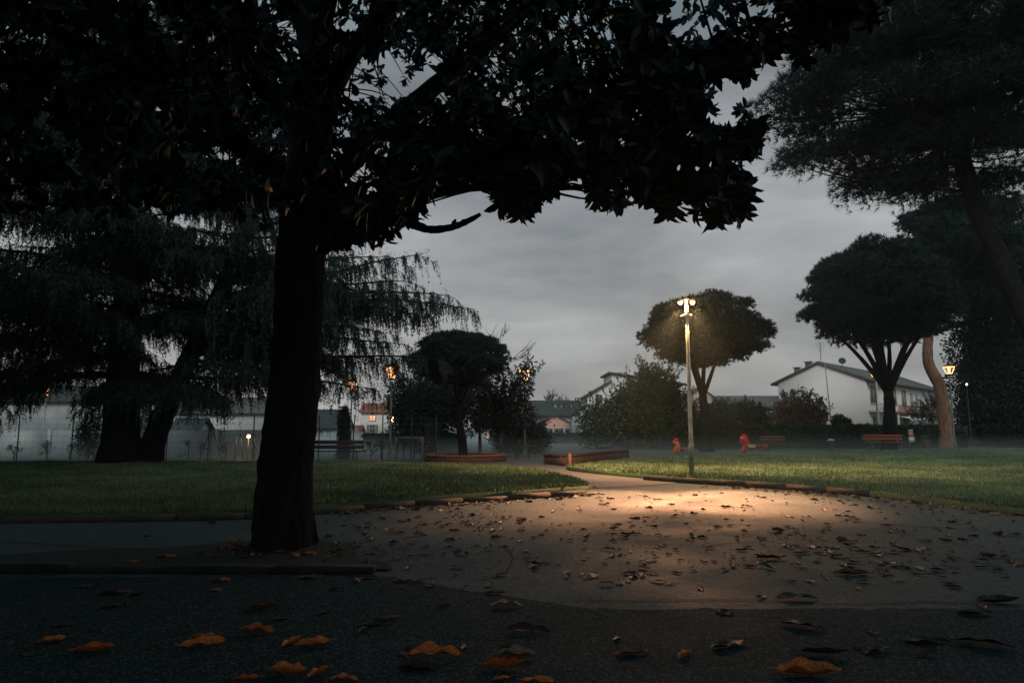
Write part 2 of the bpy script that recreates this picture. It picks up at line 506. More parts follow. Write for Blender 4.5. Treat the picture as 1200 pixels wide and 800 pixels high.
def kerb(name, line, w, h, z0=-.01, jit=.006, mat='kerb'):
    """row of kerb stones along a ground line"""
    mb = MB()
    line = np.asarray(line, float)
    c = catmull(line, 14)
    seg = np.concatenate([[0], np.cumsum(np.linalg.norm(np.diff(c, axis=0), axis=1))])
    s = 0.0
    while s < seg[-1] - .2:
        e = min(s + .9, seg[-1])
        a = np.array([np.interp(s + .006, seg, c[:, 0]), np.interp(s + .006, seg, c[:, 1])])
        b = np.array([np.interp(e - .006, seg, c[:, 0]), np.interp(e - .006, seg, c[:, 1])])
        d = b - a; L = np.linalg.norm(d); d /= L
        m = (a + b) / 2 + np.array([-d[1], d[0]]) * RNG.normal(0, jit)
        hh = h + RNG.normal(0, jit)
        mb.box((m[0], m[1], z0 + (hh) / 2), (L, w, hh), math.atan2(d[1], d[0]) + RNG.normal(0, .006), tilt=RNG.normal(0, .005))
        s = e
    return struct(mb.build(name, M[mat]))

def off(poly_px, dy):
    return [gp(u, v + dy, 0)[:2] for u, v in poly_px]
kerb('kerb', off([(-300, 606), (0, 602.5), (150, 600.5), (300, 597.5), (400, 589.5), (500, 581.5), (600, 575.5), (660, 571.5), (686, 569.6)], 9.5), .10, .085)
kerb('kerb', off([(1500, 627), (1300, 607), (1200, 595.5), (1100, 583.5), (1000, 573.5), (900, 565.5), (811, 560), (750, 555.5)], 6.2), .12, .125)
kerb('kerb', off([(750, 555.5), (700, 551), (668, 547.5)], 3.6), .08, .06)

# tree pit with its low kerb round the magnolia
pit_c = [(-6.6, 6.32), (-5.0, 6.30), (-4.0, 6.27), (-3.0, 6.23), (-2.0, 6.20), (-1.45, 6.19), (-1.02, 6.20)]
kerb('kerb', pit_c, .17, .07, jit=.012, mat='old_kerb')
sheet('tree_pit_ground', [(-6.2, 6.36), (-3, 6.30), (-1.5, 6.27), (-1.06, 6.28), (-1.15, 6.6), (-1.5, 6.8), (-1.62, 7.3), (-1.75, 7.7), (-2.3, 7.95), (-3, 7.8), (-3.6, 7.4), (-4.4, 7.3), (-5.2, 6.9), (-6.2, 7.0)], .012, M['dirt'])

# joint and cracks in the asphalt
def crack(px, w, seed):
    c = catmull([gp(u, v, 0)[:2] for u, v in px], 16)
    mb = MB()
    n = len(c)
    jig = np.array([[mnoise.noise((i * .37, seed, 0)) * .03, mnoise.noise((i * .37, seed, 9)) * .03] for i in range(n)])
    c = c + jig
    ww = w * (.55 + .6 * np.abs([mnoise.noise((i * .5, seed, 4)) for i in range(n)]))
    d = np.gradient(c, axis=0); d /= np.linalg.norm(d, axis=1, keepdims=True)
    nn = np.stack([-d[:, 1], d[:, 0]], 1)
    A = np.c_[c + nn * ww[:, None] / 2, np.full(n, .004)]
    B = np.c_[c - nn * ww[:, None] / 2, np.full(n, .004)]
    V = np.concatenate([A, B])
    i = np.arange(n - 1)
    mb.bulk(V, np.stack([i, i + 1, i + n + 1, i + n], 1), 4)
    o = mb.build('pavement_crack', M['crack'])
    if o.data.polygons[0].normal.z < 0: o.data.flip_normals()
    return struct(o)
crack([(985, 607), (1020, 612), (1080, 617), (1140, 621), (1200, 630), (1300, 645)], .045, 1)
crack([(690, 703), (760, 703.5), (840, 702), (930, 705), (1010, 707), (1100, 705), (1200, 709), (1300, 712)], .03, 2)
crack([(430, 606), (520, 614), (600, 616), (700, 613), (800, 610)], .02, 3)
crack([(560, 590), (590, 606), (575, 625), (600, 650), (592, 672)], .016, 6)
crack([(820, 640), (900, 634), (1000, 652), (1110, 640), (1220, 660)], .018, 7)
crack([(0, 634), (100, 640), (200, 646), (280, 650)], .03, 5)

# grass
def inpoly(px, py, poly):
    poly = np.asarray(poly, float)
    c = np.zeros(len(px), bool)
    n = len(poly)
    j = n - 1
    for i in range(n):
        xi, yi = poly[i]; xj, yj = poly[j]
        hit = ((yi > py) != (yj > py)) & (px < (xj - xi) * (py - yi) / (yj - yi + 1e-12) + xi)
        c ^= hit
        j = i
    return c

def grass(poly, n, seed):
    rng = np.random.default_rng(seed)
    poly = np.asarray(poly)
    pts = []
    tot = 0
    while tot < n:
        Y = 8.5 * np.exp(rng.random(n) * math.log(40 / 8.5))
        X = rng.uniform(-1, 1, n) * Y * .95
        ok = inpoly(X, Y, poly)
        pts.append(np.c_[X, Y][ok]); tot += ok.sum()
    P2 = np.concatenate(pts)[:n]
    dist = P2[:, 1]
    clump = np.array([mnoise.noise((x * 1.1, y * 1.1, seed)) for x, y in P2[::1]])
    P = np.c_[P2, np.full(n, LZ - .004)]
    D = unit(np.c_[rng.normal(0, .38, (n, 2)), np.ones(n)])
    L = (.045 + .05 * rng.random(n)) * (1 + .55 * clump)
    W = .0022 * dist * .55 * (0.6 + rng.random(n)) / 1.0
    mb = MB()
    needles(mb, P, D, L, np.clip(W, .006, .05), rng)
    o = mb.build('grass', M['grass'])
    o['kind'] = 'stuff'
    return o
grass(left_poly, 190000, 3)
grass(right_poly, 190000, 4)

# ------------------------------------------------------------------ trees
def trunk_tube(mb, pts, r0, r1, n=12, wob=.03, flare=1.35, steps=8):
    c = catmull(pts, steps)
    m = len(c)
    t = np.linspace(0, 1, m)
    R = r0 + (r1 - r0) * t
    R *= 1 + (flare - 1) * np.exp(-t * m * .55)
    mb.tube(c, R, n, wob=wob)
    return c

def stone_pine(base, H, R, up, dn, tr, fork, label, seed, mat='pine_needle', bark='pine_bark', ntuft=3600, L=.30, lean=(0, 0), nclump=80, nlimb=11, squash=1.0, group=None, trunkpts=None, W=.035, off=(0, 0), name='stone_pine', rcf=.30, shell=.28, lump=.14):
    rng = np.random.default_rng(seed)
    base = np.asarray(base, float)
    root = thing(name, label, 'tree', base, group)
    tb = MB()
    top = base + np.array([lean[0], lean[1], fork])
    if trunkpts is None:
        trunkpts = [base - [0, 0, .1], base + (top - base) * .33 + [rng.normal(0, .06), 0, 0], base + (top - base) * .7 + [rng.normal(0, .08), 0, 0], top]
    else:
        top = np.asarray(trunkpts[-1], float)
    trunk_tube(tb, trunkpts, tr, tr * .62, 12)
    tb.build('trunk', M[bark], root, smooth=True)
    tb = MB()
    cz = H - up
    cc = np.array([top[0] + off[0], top[1] + off[1], base[2] + cz])
    # clump centres on the dome
    cl = []
    while len(cl) < nclump:
        d = rvec(1, rng)[0]
        s = rng.random() ** shell
        if d[2] < -.15 and rng.random() < .35:
            continue
        q = d * s * np.array([R, R * squash, up if d[2] > 0 else dn]) * .86
        q *= 1 + lump * mnoise.noise(Vector(d * 2.3) + Vector((seed, 0, 0)))
        cl.append(cc + q)
    cl = np.array(cl)
    # limbs
    idx = rng.permutation(nclump)
    limb_nodes = []
    for k in idx[:nlimb]:
        e = cl[k]
        mid = top + (e - top) * np.array([.40, .40, .62]) + rng.normal(0, .12, 3)
        c = bez(top - [0, 0, .15], mid, e, 9)
        tb.tube(c, np.linspace(tr * .42, tr * .09, 9), 7, wob=.03)
        limb_nodes.append(c[3:])
    ln = np.concatenate(limb_nodes)
    for k in idx[nlimb:]:
        e = cl[k]
        dd = np.linalg.norm(ln - e, axis=1) + 3 * np.maximum(0, ln[:, 2] - e[2])
        s = ln[dd.argmin()]
        mid = (s + e) / 2 - [0, 0, .12 * np.linalg.norm(e - s)]
        tb.tube(bez(s, mid, e, 5), np.linspace(tr * .12, tr * .04, 5), 5)
    tb.build('limbs', M['pine_bark'], root, smooth=True)
    # needle tufts
    per = ntuft // nclump
    rc = rcf * R * (80 / nclump) ** .33
    P, A = [], []
    for c in cl:
        d = rvec(per, rng)
        d[:, 2] = np.where(d[:, 2] < -.3, -d[:, 2], d[:, 2])
        s = rng.random((per, 1)) ** .45
        P.append(c + d * s * rc * np.array([1, 1, .62]))
        A.append(unit(d + unit(c - cc + [0, 0, .3 * up]) * .6 + [0, 0, .5]))
    P = np.concatenate(P); A = np.concatenate(A)
    k = 11
    P = np.repeat(P, k, 0); A = np.repeat(A, k, 0)
    D = unit(A * .75 + rvec(len(P), rng) * .8)
    nb = MB()
    needles(nb, P, D, L * (.6 + .6 * rng.random(len(P))), W, rng)
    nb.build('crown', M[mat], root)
    return root

def leafy(name, label, base, blobs, n, size, mat, seed, trunk=None, bark='twig', cat='tree', sprigs=0, group=None, srad=.02, spl=1.0):
    """broadleaf crown: leaves through lumpy blobs, with twigs that stick out"""
    rng = np.random.default_rng(seed)
    base = np.asarray(base, float)
    root = thing(name, label, cat, base, group)
    tb = MB()
    hub = base + [0, 0, .35]
    if trunk:
        pts, r0 = trunk
        c = trunk_tube(tb, [np.asarray(p, float) for p in pts], r0, r0 * .55, 10)
        hub = c[-1]
    else:
        tb.tube([base - [0, 0, .1], hub], [.07, .05], 8)
    tot = sum(b[1][0] * b[1][1] * b[1][2] for b in blobs)
    lb = MB()
    for c, r in blobs:
        c = np.asarray(c, float); r = np.asarray(r, float)
        m = max(30, int(n * r[0] * r[1] * r[2] / tot))
        d = rvec(m, rng)
        lump = np.array([mnoise.noise(Vector(x * 2.2) + Vector((seed, c[0], c[2]))) + .6 * mnoise.noise(Vector(x * 5.1) + Vector((seed, 4, c[2]))) for x in d])
        s = rng.random(m) ** .42 * (1 + .30 * lump)
        P = c + d * s[:, None] * r
        P[:, 2] = np.maximum(P[:, 2], .03)
        D = unit(d * .7 + rvec(m, rng) * .9)
        diamonds(lb, P, D, size * (.6 + .8 * rng.random(m)), size * .55, rng)
        for k in range(max(4, int(m / 260))):
            e = P[rng.integers(m)]
            mid = (hub + e) / 2 + [0, 0, .15 * np.linalg.norm(e - hub)]
            tb.tube(bez(hub, mid, e, 6), np.linspace(srad * 1.8, srad * .5, 6), 5)
        for k in range(int(sprigs * m / n)):
            dd = rvec(1, rng)[0]; dd[2] = abs(dd[2]) + .25; dd = unit(dd)
            a = c + dd * r * .8
            e = a + unit(dd + [0, 0, .9] + rng.normal(0, .2, 3)) * spl * (.5 + rng.random() * .9)
            ln = bez(a, (a + e) / 2 + rng.normal(0, .08, 3), e, 8)
            tb.tube(ln, np.linspace(srad * .8, srad * .3, 8), 4)
            q = np.repeat(ln[1:], 4, 0) + rng.normal(0, .05, (28, 3))
            diamonds(lb, q, unit(rvec(28, rng) + unit(e - a)), size * .85, size * .45, rng)
    tb.build('trunk' if trunk else 'branches', M[bark], root, smooth=True)
    lb.build('crown', M[mat], root)
    return root

# ---- magnolia in the foreground
def magnolia():
    rng = np.random.default_rng(21)
    base = gp(331, 640, 0.0); base[2] = 0
    root = thing('magnolia_tree', 'large dark magnolia in the tree pit, thick trunk and big glossy leaves overhead', 'tree', base)
    Y = base[1]
    tr = [base - [0, 0, .15], at(334, 560, Y), at(343, 470, Y), at(350, 380, Y), at(353, 300, Y), at(362, 220, Y), at(368, 120, Y + .1), at(372, 0, Y + .2), at(370, -250, Y + .4), at(372, -500, Y + .2)]
    tb = MB()
    c = catmull(tr, 10)
    m = len(c)
    zz = np.clip(c[:, 2], 0, 20)
    R = np.interp(zz, [0, .12, .45, 1.2, 2.3, 3.4, 5, 8, 11], [.325, .315, .30, .285, .262, .275, .20, .12, .04])
    tb.tube(c, R, 22, wob=.022)
    # root flare lumps
    for a in (0.4, 1.6, 2.9, 4.1, 5.4):
        q = base + np.array([math.cos(a), math.sin(a), 0]) * .36
        tb.tube(bez(base + [math.cos(a) * .2, math.sin(a) * .2, .45], base + [math.cos(a) * .29, math.sin(a) * .29, .12], q - [0, 0, .05], 7), np.linspace(.09, .045, 7), 8, wob=.04)
    limbs = []
    def limb(pts, r0, r1):
        cc = catmull(pts, 9)
        tb.tube(cc, np.linspace(r0, r1, len(cc)), 9, wob=.03)
        limbs.append(cc)
    # big limb rising to the right, towards the camera
    limb([at(368, 285, Y), at(440, 252, 7.0), at(560, 190, 6.6), at(680, 140, 6.0), at(830, 88, 5.5), at(960, 36, 5.1), at(1060, -10, 5.0)], .17, .028)
    limb([at(372, 230, Y), at(450, 150, 7.2), at(560, 60, 7.0), at(700, -60, 6.6), at(830, -160, 6.2)], .14, .03)
    limb([at(560, 190, 6.6), at(640, 200, 6.2), at(720, 200, 5.8), at(800, 205, 5.5), at(862, 225, 5.3)], .06, .015)
    limb([at(440, 252, 7.0), at(520, 225, 6.2), at(600, 218, 5.6), at(640, 222, 5.2)], .055, .015)
    limb([at(680, 140, 6.0), at(760, 150, 5.4), at(840, 150, 5.0), at(880, 165, 4.9)], .05, .012)
    limb([at(365, 240, Y), at(280, 170, 6.6), at(170, 90, 6.0), at(30, 20, 5.6), at(-150, -60, 5.4)], .13, .03)
    limb([at(365, 200, Y), at(330, 80, 8.2), at(220, -40, 9.4), at(120, -150, 10.4)], .12, .03)
    limb([at(368, 160, Y), at(420, 60, 8.6), at(520, -60, 10), at(600, -170, 11)], .11, .03)
    limb([at(368, 150, Y), at(380, 20, 6.3), at(420, -150, 5.2), at(470, -420, 4.2), at(520, -800, 3.2)], .12, .03)
    limb([at(366, 180, Y), at(250, 20, 6.0), at(120, -200, 4.8), at(-40, -600, 3.6)], .12, .03)
    limb([at(368, 120, Y), at(520, -80, 6.0), at(720, -330, 5.0), at(900, -700, 4.0)], .11, .03)
    limb([at(370, 100, Y), at(300, -200, 7.5), at(260, -450, 8), at(200, -600, 8)], .09, .03)
    LN = np.concatenate(limbs + [c[c[:, 2] > 3.6]])
    # crown: clusters of leaves in a rounded volume whose underside is irregular
    low = np.array([(-400, 262), (0, 262), (70, 250), (150, 258), (250, 252), (310, 275), (380, 288), (440, 276), (478, 262), (510, 222), (548, 205), (566, 208), (580, 236), (600, 248), (622, 250), (640, 228), (662, 206), (690, 236), (712, 240), (742, 226), (770, 240), (790, 250), (812, 222), (842, 250), (862, 266), (877, 240), (878, 200), (888, 160), (890, 140), (893, 66), (925, 52), (1000, 12), (1060, -20), (1300, -60)], float)
    notch = [(828, 150), (838, 92), (866, 84), (905, 80), (905, 112), (872, 122), (858, 150)]
    UMV = [60, 85, 118, 131, 156, 174, 190, 221, 240, 262, 292]
    UMU = [912, 884, 880, 896, 903, 888, 872, 889, 869, 887, 860]
    ctr = np.array([-2.0, 6.6, 6.2]); rad = np.array([7.0, 6.6, 4.6])
    C = []
    while len(C) < 8200:
        d = rvec(4000, rng)
        s = rng.random(4000) ** .30
        P = ctr + d * s[:, None] * rad
        u, v, f = project(P)
        lim = np.interp(u, low[:, 0], low[:, 1])
        infr = (f > .5)
        dist = np.linalg.norm(P - [0, 0, CAMZ], axis=1)
        nz_ = np.array([mnoise.noise(Vector(p * 1.15)) for p in P])
        ok = np.where(infr, v < lim - 16 * 5.5 / np.maximum(f, 1) - 40 * np.abs(nz_) * (u > 330) - 22 * (u > 640), P[:, 2] > 3.6)
        ok &= ~(infr & (u > np.interp(v, UMV, UMU) - 14) & (v > 62) & (v < 300))
        ok &= ~(infr & (u > 470) & (v > 30) & (nz_ > .30) & (rng.random(4000) < .8))
        ok &= dist > 3.6
        ok &= ~(inpoly(u, v, notch) & infr)
        ok &= (P[:, 2] > 2.35)
        ok &= ~(infr & (v < 0) & (rng.random(4000) < .45))
        ok &= ~(infr & (u > 395) & (u < 520) & (v > 55) & (v < 118) & (rng.random(4000) < .85))
        ok &= ~(infr & (u > 395) & (u < 445) & (v > 0) & (v < 40) & (rng.random(4000) < .8))
        C.extend(P[ok])
    # extra clusters that hang along the underside
    ex = []
    while len(ex) < 560:
        u = rng.uniform(470, 903)
        v = np.interp(u, low[:, 0], low[:, 1]) - rng.random() ** 1.2 * 95 - 4
        if u > 800 and rng.random() < .6:
            v = rng.uniform(115, 285)
        if inpoly(np.array([u]), np.array([v]), notch)[0]: continue
        if v > np.interp(u, low[:, 0], low[:, 1]) + (14 if u > 600 else -6) or u > np.interp(v, UMV, UMU) - 4: continue
        Yd = rng.uniform(4.7, 6.4)
        if mnoise.noise((u / 23., v / 23., 7.)) < -.05: continue
        ex.append(at(u, v, Yd))
    for k in range(150):
        u = rng.uniform(372, 505); v = np.interp(u, low[:, 0], low[:, 1]) - rng.random() * 62 + 4
        if mnoise.noise((u / 20., v / 20., 3.)) > -.12: ex.append(at(u, v, rng.uniform(6.0, 6.9)))
    for k in range(190):
        q = limbs[0][rng.integers(20, len(limbs[0]) - 3)]
        ex.append(q + rng.normal(0, .09, 3) + [0, 0, abs(rng.normal(0, .16))])
    C = np.concatenate([np.array(C[:8200]), np.array(ex)])
    wob = np.array([0, 0, 1.0])
    LP, LD, LNn = [], [], []
    for q in C:
        dd = np.linalg.norm(LN - q, axis=1)
        s = LN[dd.argmin()]
        ln = dd.min()
        if ln > 3.2: continue
        if .12 < ln < 1.3 and rng.random() < .6:
            mid = (s + q) / 2 + [0, 0, .10 * ln] + rng.normal(0, .06, 3)
            mu, mv, mf = project(mid)
            if mf < .5 or not (815 < mu < 960 and 40 < mv < 170):
                tb.tube(bez(s, mid, q, 5), np.linspace(.012, .005, 5), 4, cap=False)
        ax = unit(unit(q - s) * .8 + [0, 0, -.12] + rng.normal(0, .35, 3))
        k = rng.integers(8, 13)
        a0 = rng.random() * 6.28
        e1 = unit(np.cross(ax, [.2, .5, .84])); e2 = np.cross(ax, e1)
        ang = a0 + np.arange(k) * 2.4
        sp_ = rng.uniform(.35, 1.45, k)[:, None]
        D = unit(ax * np.cos(sp_) + (np.cos(ang)[:, None] * e1 + np.sin(ang)[:, None] * e2) * np.sin(sp_) + rng.normal(0, .22, (k, 3)) + [0, 0, -.18])
        LP.append(q + ax * rng.uniform(-.06, .05, k)[:, None]); LD.append(D)
        LNn.append(unit(ax + rng.normal(0, .35, (k, 3))))
    P = np.concatenate(LP); D = np.concatenate(LD); N = np.concatenate(LNn)
    n = len(P)
    lb = MB()
    Ls = rng.uniform(.095, .172, n)
    blades(lb, P, D, N, Ls, Ls * rng.uniform(.38, .50, n), fold=.2, droop=.16)
    # broken dead branch that sticks out below the crown
    tb.tube(catmull([at(455, 250, 6.7), at(484, 262, 6.5), at(505, 269, 6.4), at(530, 266, 6.3), at(548, 259, 6.25), at(563, 251, 6.2)], 7), np.concatenate([np.linspace(.055, .03, 26), np.linspace(.034, .018, 10)]), 8, wob=.07)
    tb.tube([at(531, 265, 6.3), at(532, 261, 6.3), at(534, 257, 6.3)], [.022, .026, .012], 7, wob=.1)
    tb.build('trunk', M['mag_bark'], root, smooth=True)
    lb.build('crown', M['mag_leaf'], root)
    return root
magnolia()

# ---- cedars on the left lawn
def cedar(label, base, trunkpts, r0, r1, limbs, seed, dens=1.0):
    rng = np.random.default_rng(seed)
    root = thing('cedar_tree', label, 'tree', base, 'cedars on the left lawn')
    tb, nb = MB(), MB()
    c = trunk_tube(tb, trunkpts, r0, r1, 16, wob=.03, flare=1.5)
    for (z0, az, L, rise, droop) in limbs:
        s = c[np.abs(c[:, 2] - z0).argmin()]
        dr = np.array([math.cos(az), math.sin(az), 0])
        t = np.linspace(0, 1, 14)
        lp = s + dr * (L * t)[:, None] + np.array([0, 0, 1]) * (rise * L * t - droop * L * t * t)[:, None]
        lp += np.cumsum(rng.normal(0, .035, (14, 3)), 0)
        lr = .022 + .010 * L
        tb.tube(lp, np.linspace(lr, .012, 14), 6, wob=.04)
        ns = int(L * 4.6 * dens)
        strands = []
        for j in range(ns):
            tt = .12 + .88 * (j + rng.random()) / ns
            b = np.array([np.interp(tt, t, lp[:, i]) for i in range(3)])
            side = 1 if j % 2 else -1
            a2 = az + side * rng.uniform(.6, 1.15)
            sl = (1.12 - tt) * L * .34 * rng.uniform(.6, 1.2) + .35
            d2 = np.array([math.cos(a2), math.sin(a2), .06])
            q = np.linspace(0, 1, 8)[:, None]
            spn = b + d2 * sl * q - np.array([0, 0, 1]) * (.34 * sl * q * q)
            tb.tube(spn, np.linspace(.014, .005, 8), 4, cap=False)
            strands.append(spn)
            m = max(3, int(sl / .085))
            u = rng.random(m)
            B = np.stack([np.interp(u, q[:, 0], spn[:, i]) for i in range(3)], 1)
            hl = rng.uniform(.15, .80, m) * (.7 + .5 * rng.random())
            out = unit(d2 + rng.normal(0, .55, (m, 3)))
            K = 9
            w = np.linspace(0, 1, K)[None, :, None]
            S = B[:, None, :] + out[:, None, :] * hl[:, None, None] * .42 * np.sqrt(w) - np.array([0, 0, 1]) * hl[:, None, None] * w ** 1.35
            T = np.gradient(S, axis=1)
            Pn = S[:, 1:].reshape(-1, 3); Tn = unit(T[:, 1:].reshape(-1, 3))
            Pn = np.repeat(Pn, 3, 0); Tn = np.repeat(Tn, 3, 0)
            Pn = Pn + Tn * rng.uniform(-.04, .04, (len(Pn), 1))
            needles(nb, Pn, unit(Tn * .8 + rvec(len(Pn), rng) * .8), rng.uniform(.06, .13, len(Pn)), .030, rng)
            # the twig's own stem as a thin ribbon
            needles(nb, S[:, 0], unit(S[:, -1] - S[:, 0]), np.linalg.norm(S[:, -1] - S[:, 0], axis=1), .018, rng)
        # needles along the limb itself
        P = np.repeat(lp[3:], 26, 0) + rng.normal(0, .10, (11 * 26, 3))
        needles(nb, P, rvec(len(P), rng), .09, .022, rng)
    tb.build('trunk', M['cedar_bark'], root, smooth=True)
    nb.build('crown', M['cedar_needle'], root)
    return root

rng = np.random.default_rng(5)
b1 = gp(141, 542, LZ); b1[2] = LZ
limbs = []
for k in range(84):
    z = 3.0 + 17 * (k / 84) ** 1.15 + rng.normal(0, .5)
    z = max(z, 2.9)
    az = k * 2.399 + rng.normal(0, .6)
    L = max(2.2, (9.2 - .30 * z) * rng.uniform(.75, 1.1))
    limbs.append((z, az, L, rng.uniform(-.12, .36), rng.uniform(.10, .36)))
for u, v, Y in ((40, 430, 22), (-30, 380, 23), (60, 360, 21), (90, 300, 20), (20, 250, 22), (230, 360, 21), (250, 300, 22), (215, 250, 20), (0, 180, 20), (100, 150, 19), (240, 120, 20), (280, 60, 21), (60, 60, 20), (200, 255, 20), (236, 268, 21), (110, 268, 20), (50, 262, 21), (300, 250, 21), (180, 235, 22), (20, 225, 20), (120, 235, 21)):
    tip = at(u, v, Y)
    h = tip - b1
    limbs.append((max(3.2, tip[2] - .3), math.atan2(h[1], h[0]), math.hypot(h[0], h[1]) + .6, .12, .20))
cedar('upright cedar with the thickest straight trunk and drooping curtains of foliage', b1,
      [b1 - [0, 0, .15], at(143, 470, b1[1]), at(148, 380, b1[1]), at(153, 250, b1[1]), at(156, 80, b1[1]), at(158, -120, b1[1])], .60, .22, limbs, 31)
b2 = gp(172, 541.5, LZ); b2[2] = LZ
limbs = []
for k in range(20):
    z = 3.6 + 8.5 * k / 20
    az = rng.normal(0.0, .85) if k % 4 else rng.uniform(0, 6.28)
    limbs.append((z, az, rng.uniform(2.6, 4.8) * (1.1 - .03 * z), rng.uniform(.0, .2), rng.uniform(.2, .36)))
cst = [b2 - [0, 0, .15], at(186, 500, b2[1]), at(212, 440, b2[1]), at(245, 370, b2[1] - .2), at(285, 280, b2[1] - .4), at(310, 180, b2[1] - .4), at(322, 60, b2[1] - .3)]
cc_ = catmull(cst, 8)
for u, v, Y, rise, droop in ((500, 300, 22.4, .28, .10), (478, 322, 21.2, .16, .12), (545, 362, 22.2, .12, .16), (520, 352, 21.2, .12, .14), (505, 372, 23.0, .10, .16), (460, 392, 21.5, .06, .14), (518, 418, 22.0, .02, .05), (470, 405, 20.9, .05, .12), (440, 450, 22, .0, .12), (430, 340, 21.4, .15, .12), (455, 290, 22.6, .25, .1), (420, 300, 21, .25, .1), (300, 440, 20.5, .0, .2), (330, 420, 22.5, .0, .2), (270, 450, 21.5, 0, .2), (380, 420, 21.5, 0, .15), (410, 380, 20.6, .05, .15), (450, 360, 22.8, .08, .14), (350, 360, 21, .1, .2), (390, 330, 22.6, .1, .15)):
    tip = at(u, v, Y)
    # choose the height on the stem from which this limb reaches its tip
    best = min(((abs(math.hypot(*(tip - s)[:2]) * (rise - droop) + s[2] - tip[2]), i) for i, s in enumerate(cc_) if s[2] > 2.2))
    s = cc_[best[1]]
    h = tip - s
    L = math.hypot(h[0], h[1])
    rr = (tip[2] - s[2]) / L + droop
    limbs.append((s[2], math.atan2(h[1], h[0]), L, rr, droop))
cedar('leaning cedar whose stem slants right and whose long branches droop over the bench', b2, cst, .42, .14, limbs, 32, dens=.66)

# ---- stone pines
def gbase(u, Y, z=0.0):
    p = at(u, 500, Y); p[2] = z
    return p
stone_pine(gbase(827, 38), 8.85, 3.95, 2.55, 1.9, .34, 3.1, 'round topped stone pine behind the two headed lamp post', 41, lean=(-.1, 0), off=(.3, 0), ntuft=17000, nclump=250, L=.21, nlimb=5, group='stone pines in the park', W=.045, rcf=.25, shell=.27, lump=.10)
stone_pine(gbase(543, 27.4), 5.15, 2.2, 1.30, 1.1, .20, 2.3, 'small stone pine growing behind the curved brick planter', 42, lean=(-.15, 0), off=(-.05, 0), ntuft=12000, nclump=200, L=.15, nlimb=9, group='stone pines in the park', W=.034, rcf=.25, shell=.22, lump=.07)
stone_pine(gbase(1040, 40), 12.9, 4.3, 4.6, 2.6, .42, 3.4, 'tall stone pine in front of the white house, its trunk forking low', 43, lean=(.2, 0), off=(-.3, 0), ntuft=20000, nclump=190, L=.32, nlimb=12, group='stone pines in the park', W=.06)
bb = gbase(1275, 21.5)
stone_pine(bb, 17.8, 6.6, 5.0, 4.6, .40, 8.4, 'big near pine whose feathery crown fills the upper right of the view', 44, ntuft=36000, nclump=260, L=.30, nlimb=13, group='stone pines in the park', W=.026,
           trunkpts=[bb - [0, 0, .1], bb + [-.5, 0, 2.5], at(1203, 372, 21.5), at(1165, 290, 21.5), at(1135, 215, 21.7), at(1115, 130, 21.8)], off=(.2, .3), rcf=.27)
b5 = gbase(1108, 44.8)
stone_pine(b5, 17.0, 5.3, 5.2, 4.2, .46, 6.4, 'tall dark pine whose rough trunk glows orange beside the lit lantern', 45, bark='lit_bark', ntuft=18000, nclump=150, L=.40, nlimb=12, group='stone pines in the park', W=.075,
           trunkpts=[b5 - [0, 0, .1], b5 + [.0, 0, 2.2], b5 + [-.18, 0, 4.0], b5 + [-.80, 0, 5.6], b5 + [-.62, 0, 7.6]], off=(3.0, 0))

# ---- dark evergreen row on the right
for i, (u, Y, h, r, lab) in enumerate(((1152, 49, 13.5, 2.1, 'dark evergreen tree just right of the lit lantern post'),
                                      (1190, 47, 13.5, 2.3, 'taller dark evergreen, second to the right of the lit lantern post'),
                                      (1232, 45, 14, 2.6, 'dark evergreen cut off by the right edge of the view'),
                                      (1165, 54, 8.5, 2.4, 'dark evergreen standing furthest back behind the lantern'))):
    b = gbase(u, Y)
    blobs = [(b + [0, 0, h * f], (r * q, r * q, h * .17)) for f, q in ((.14, 1.0), (.32, 1.05), (.5, .95), (.68, .82), (.86, .6))]
    leafy('evergreen_tree', lab, b, blobs, 15000, .24, 'bush_dark', 60 + i, trunk=([b - [0, 0, .1], b + [0, 0, h * .3], b + [0, 0, h * .7]], .25), bark='pine_bark', group='evergreens on the right')

# ---- unseen trees added behind and left of the viewpoint to shade the foreground
for i, (x, y, h, r) in enumerate(((-6.5, -5.5, 17, 4.8), (1.5, -7.5, 13, 4.6), (9.5, -5, 11, 4.0), (-14, -1, 17, 4.8), (-17.5, 7.5, 13, 4.6), (-20.5, 15.5, 14, 4.8))):
    b = np.array([x, y, 0.])
    blobs = [(b + [0, 0, h * f], (r * q, r * q, h * .18)) for f, q in ((.3, .95), (.5, 1.05), (.7, .85), (.87, .5))]
    leafy('evergreen_tree', ['dense evergreen behind the viewpoint, left of the middle one', 'dense evergreen straight behind the viewpoint, tallest there', 'dense evergreen behind the viewpoint on the right', 'dense evergreen left of the viewpoint, beside the near asphalt', 'dense evergreen on the left lawn, left of the magnolia and out of view', 'dense evergreen on the left lawn, between the magnolia and the cedars, out of view'][i], b, blobs, 9000, .48, 'bush_dark', 160 + i,
          trunk=([b - [0, 0, .1], b + [0, 0, h * .3], b + [0, 0, h * .7]], .3), bark='pine_bark', group='evergreens behind the viewpoint')

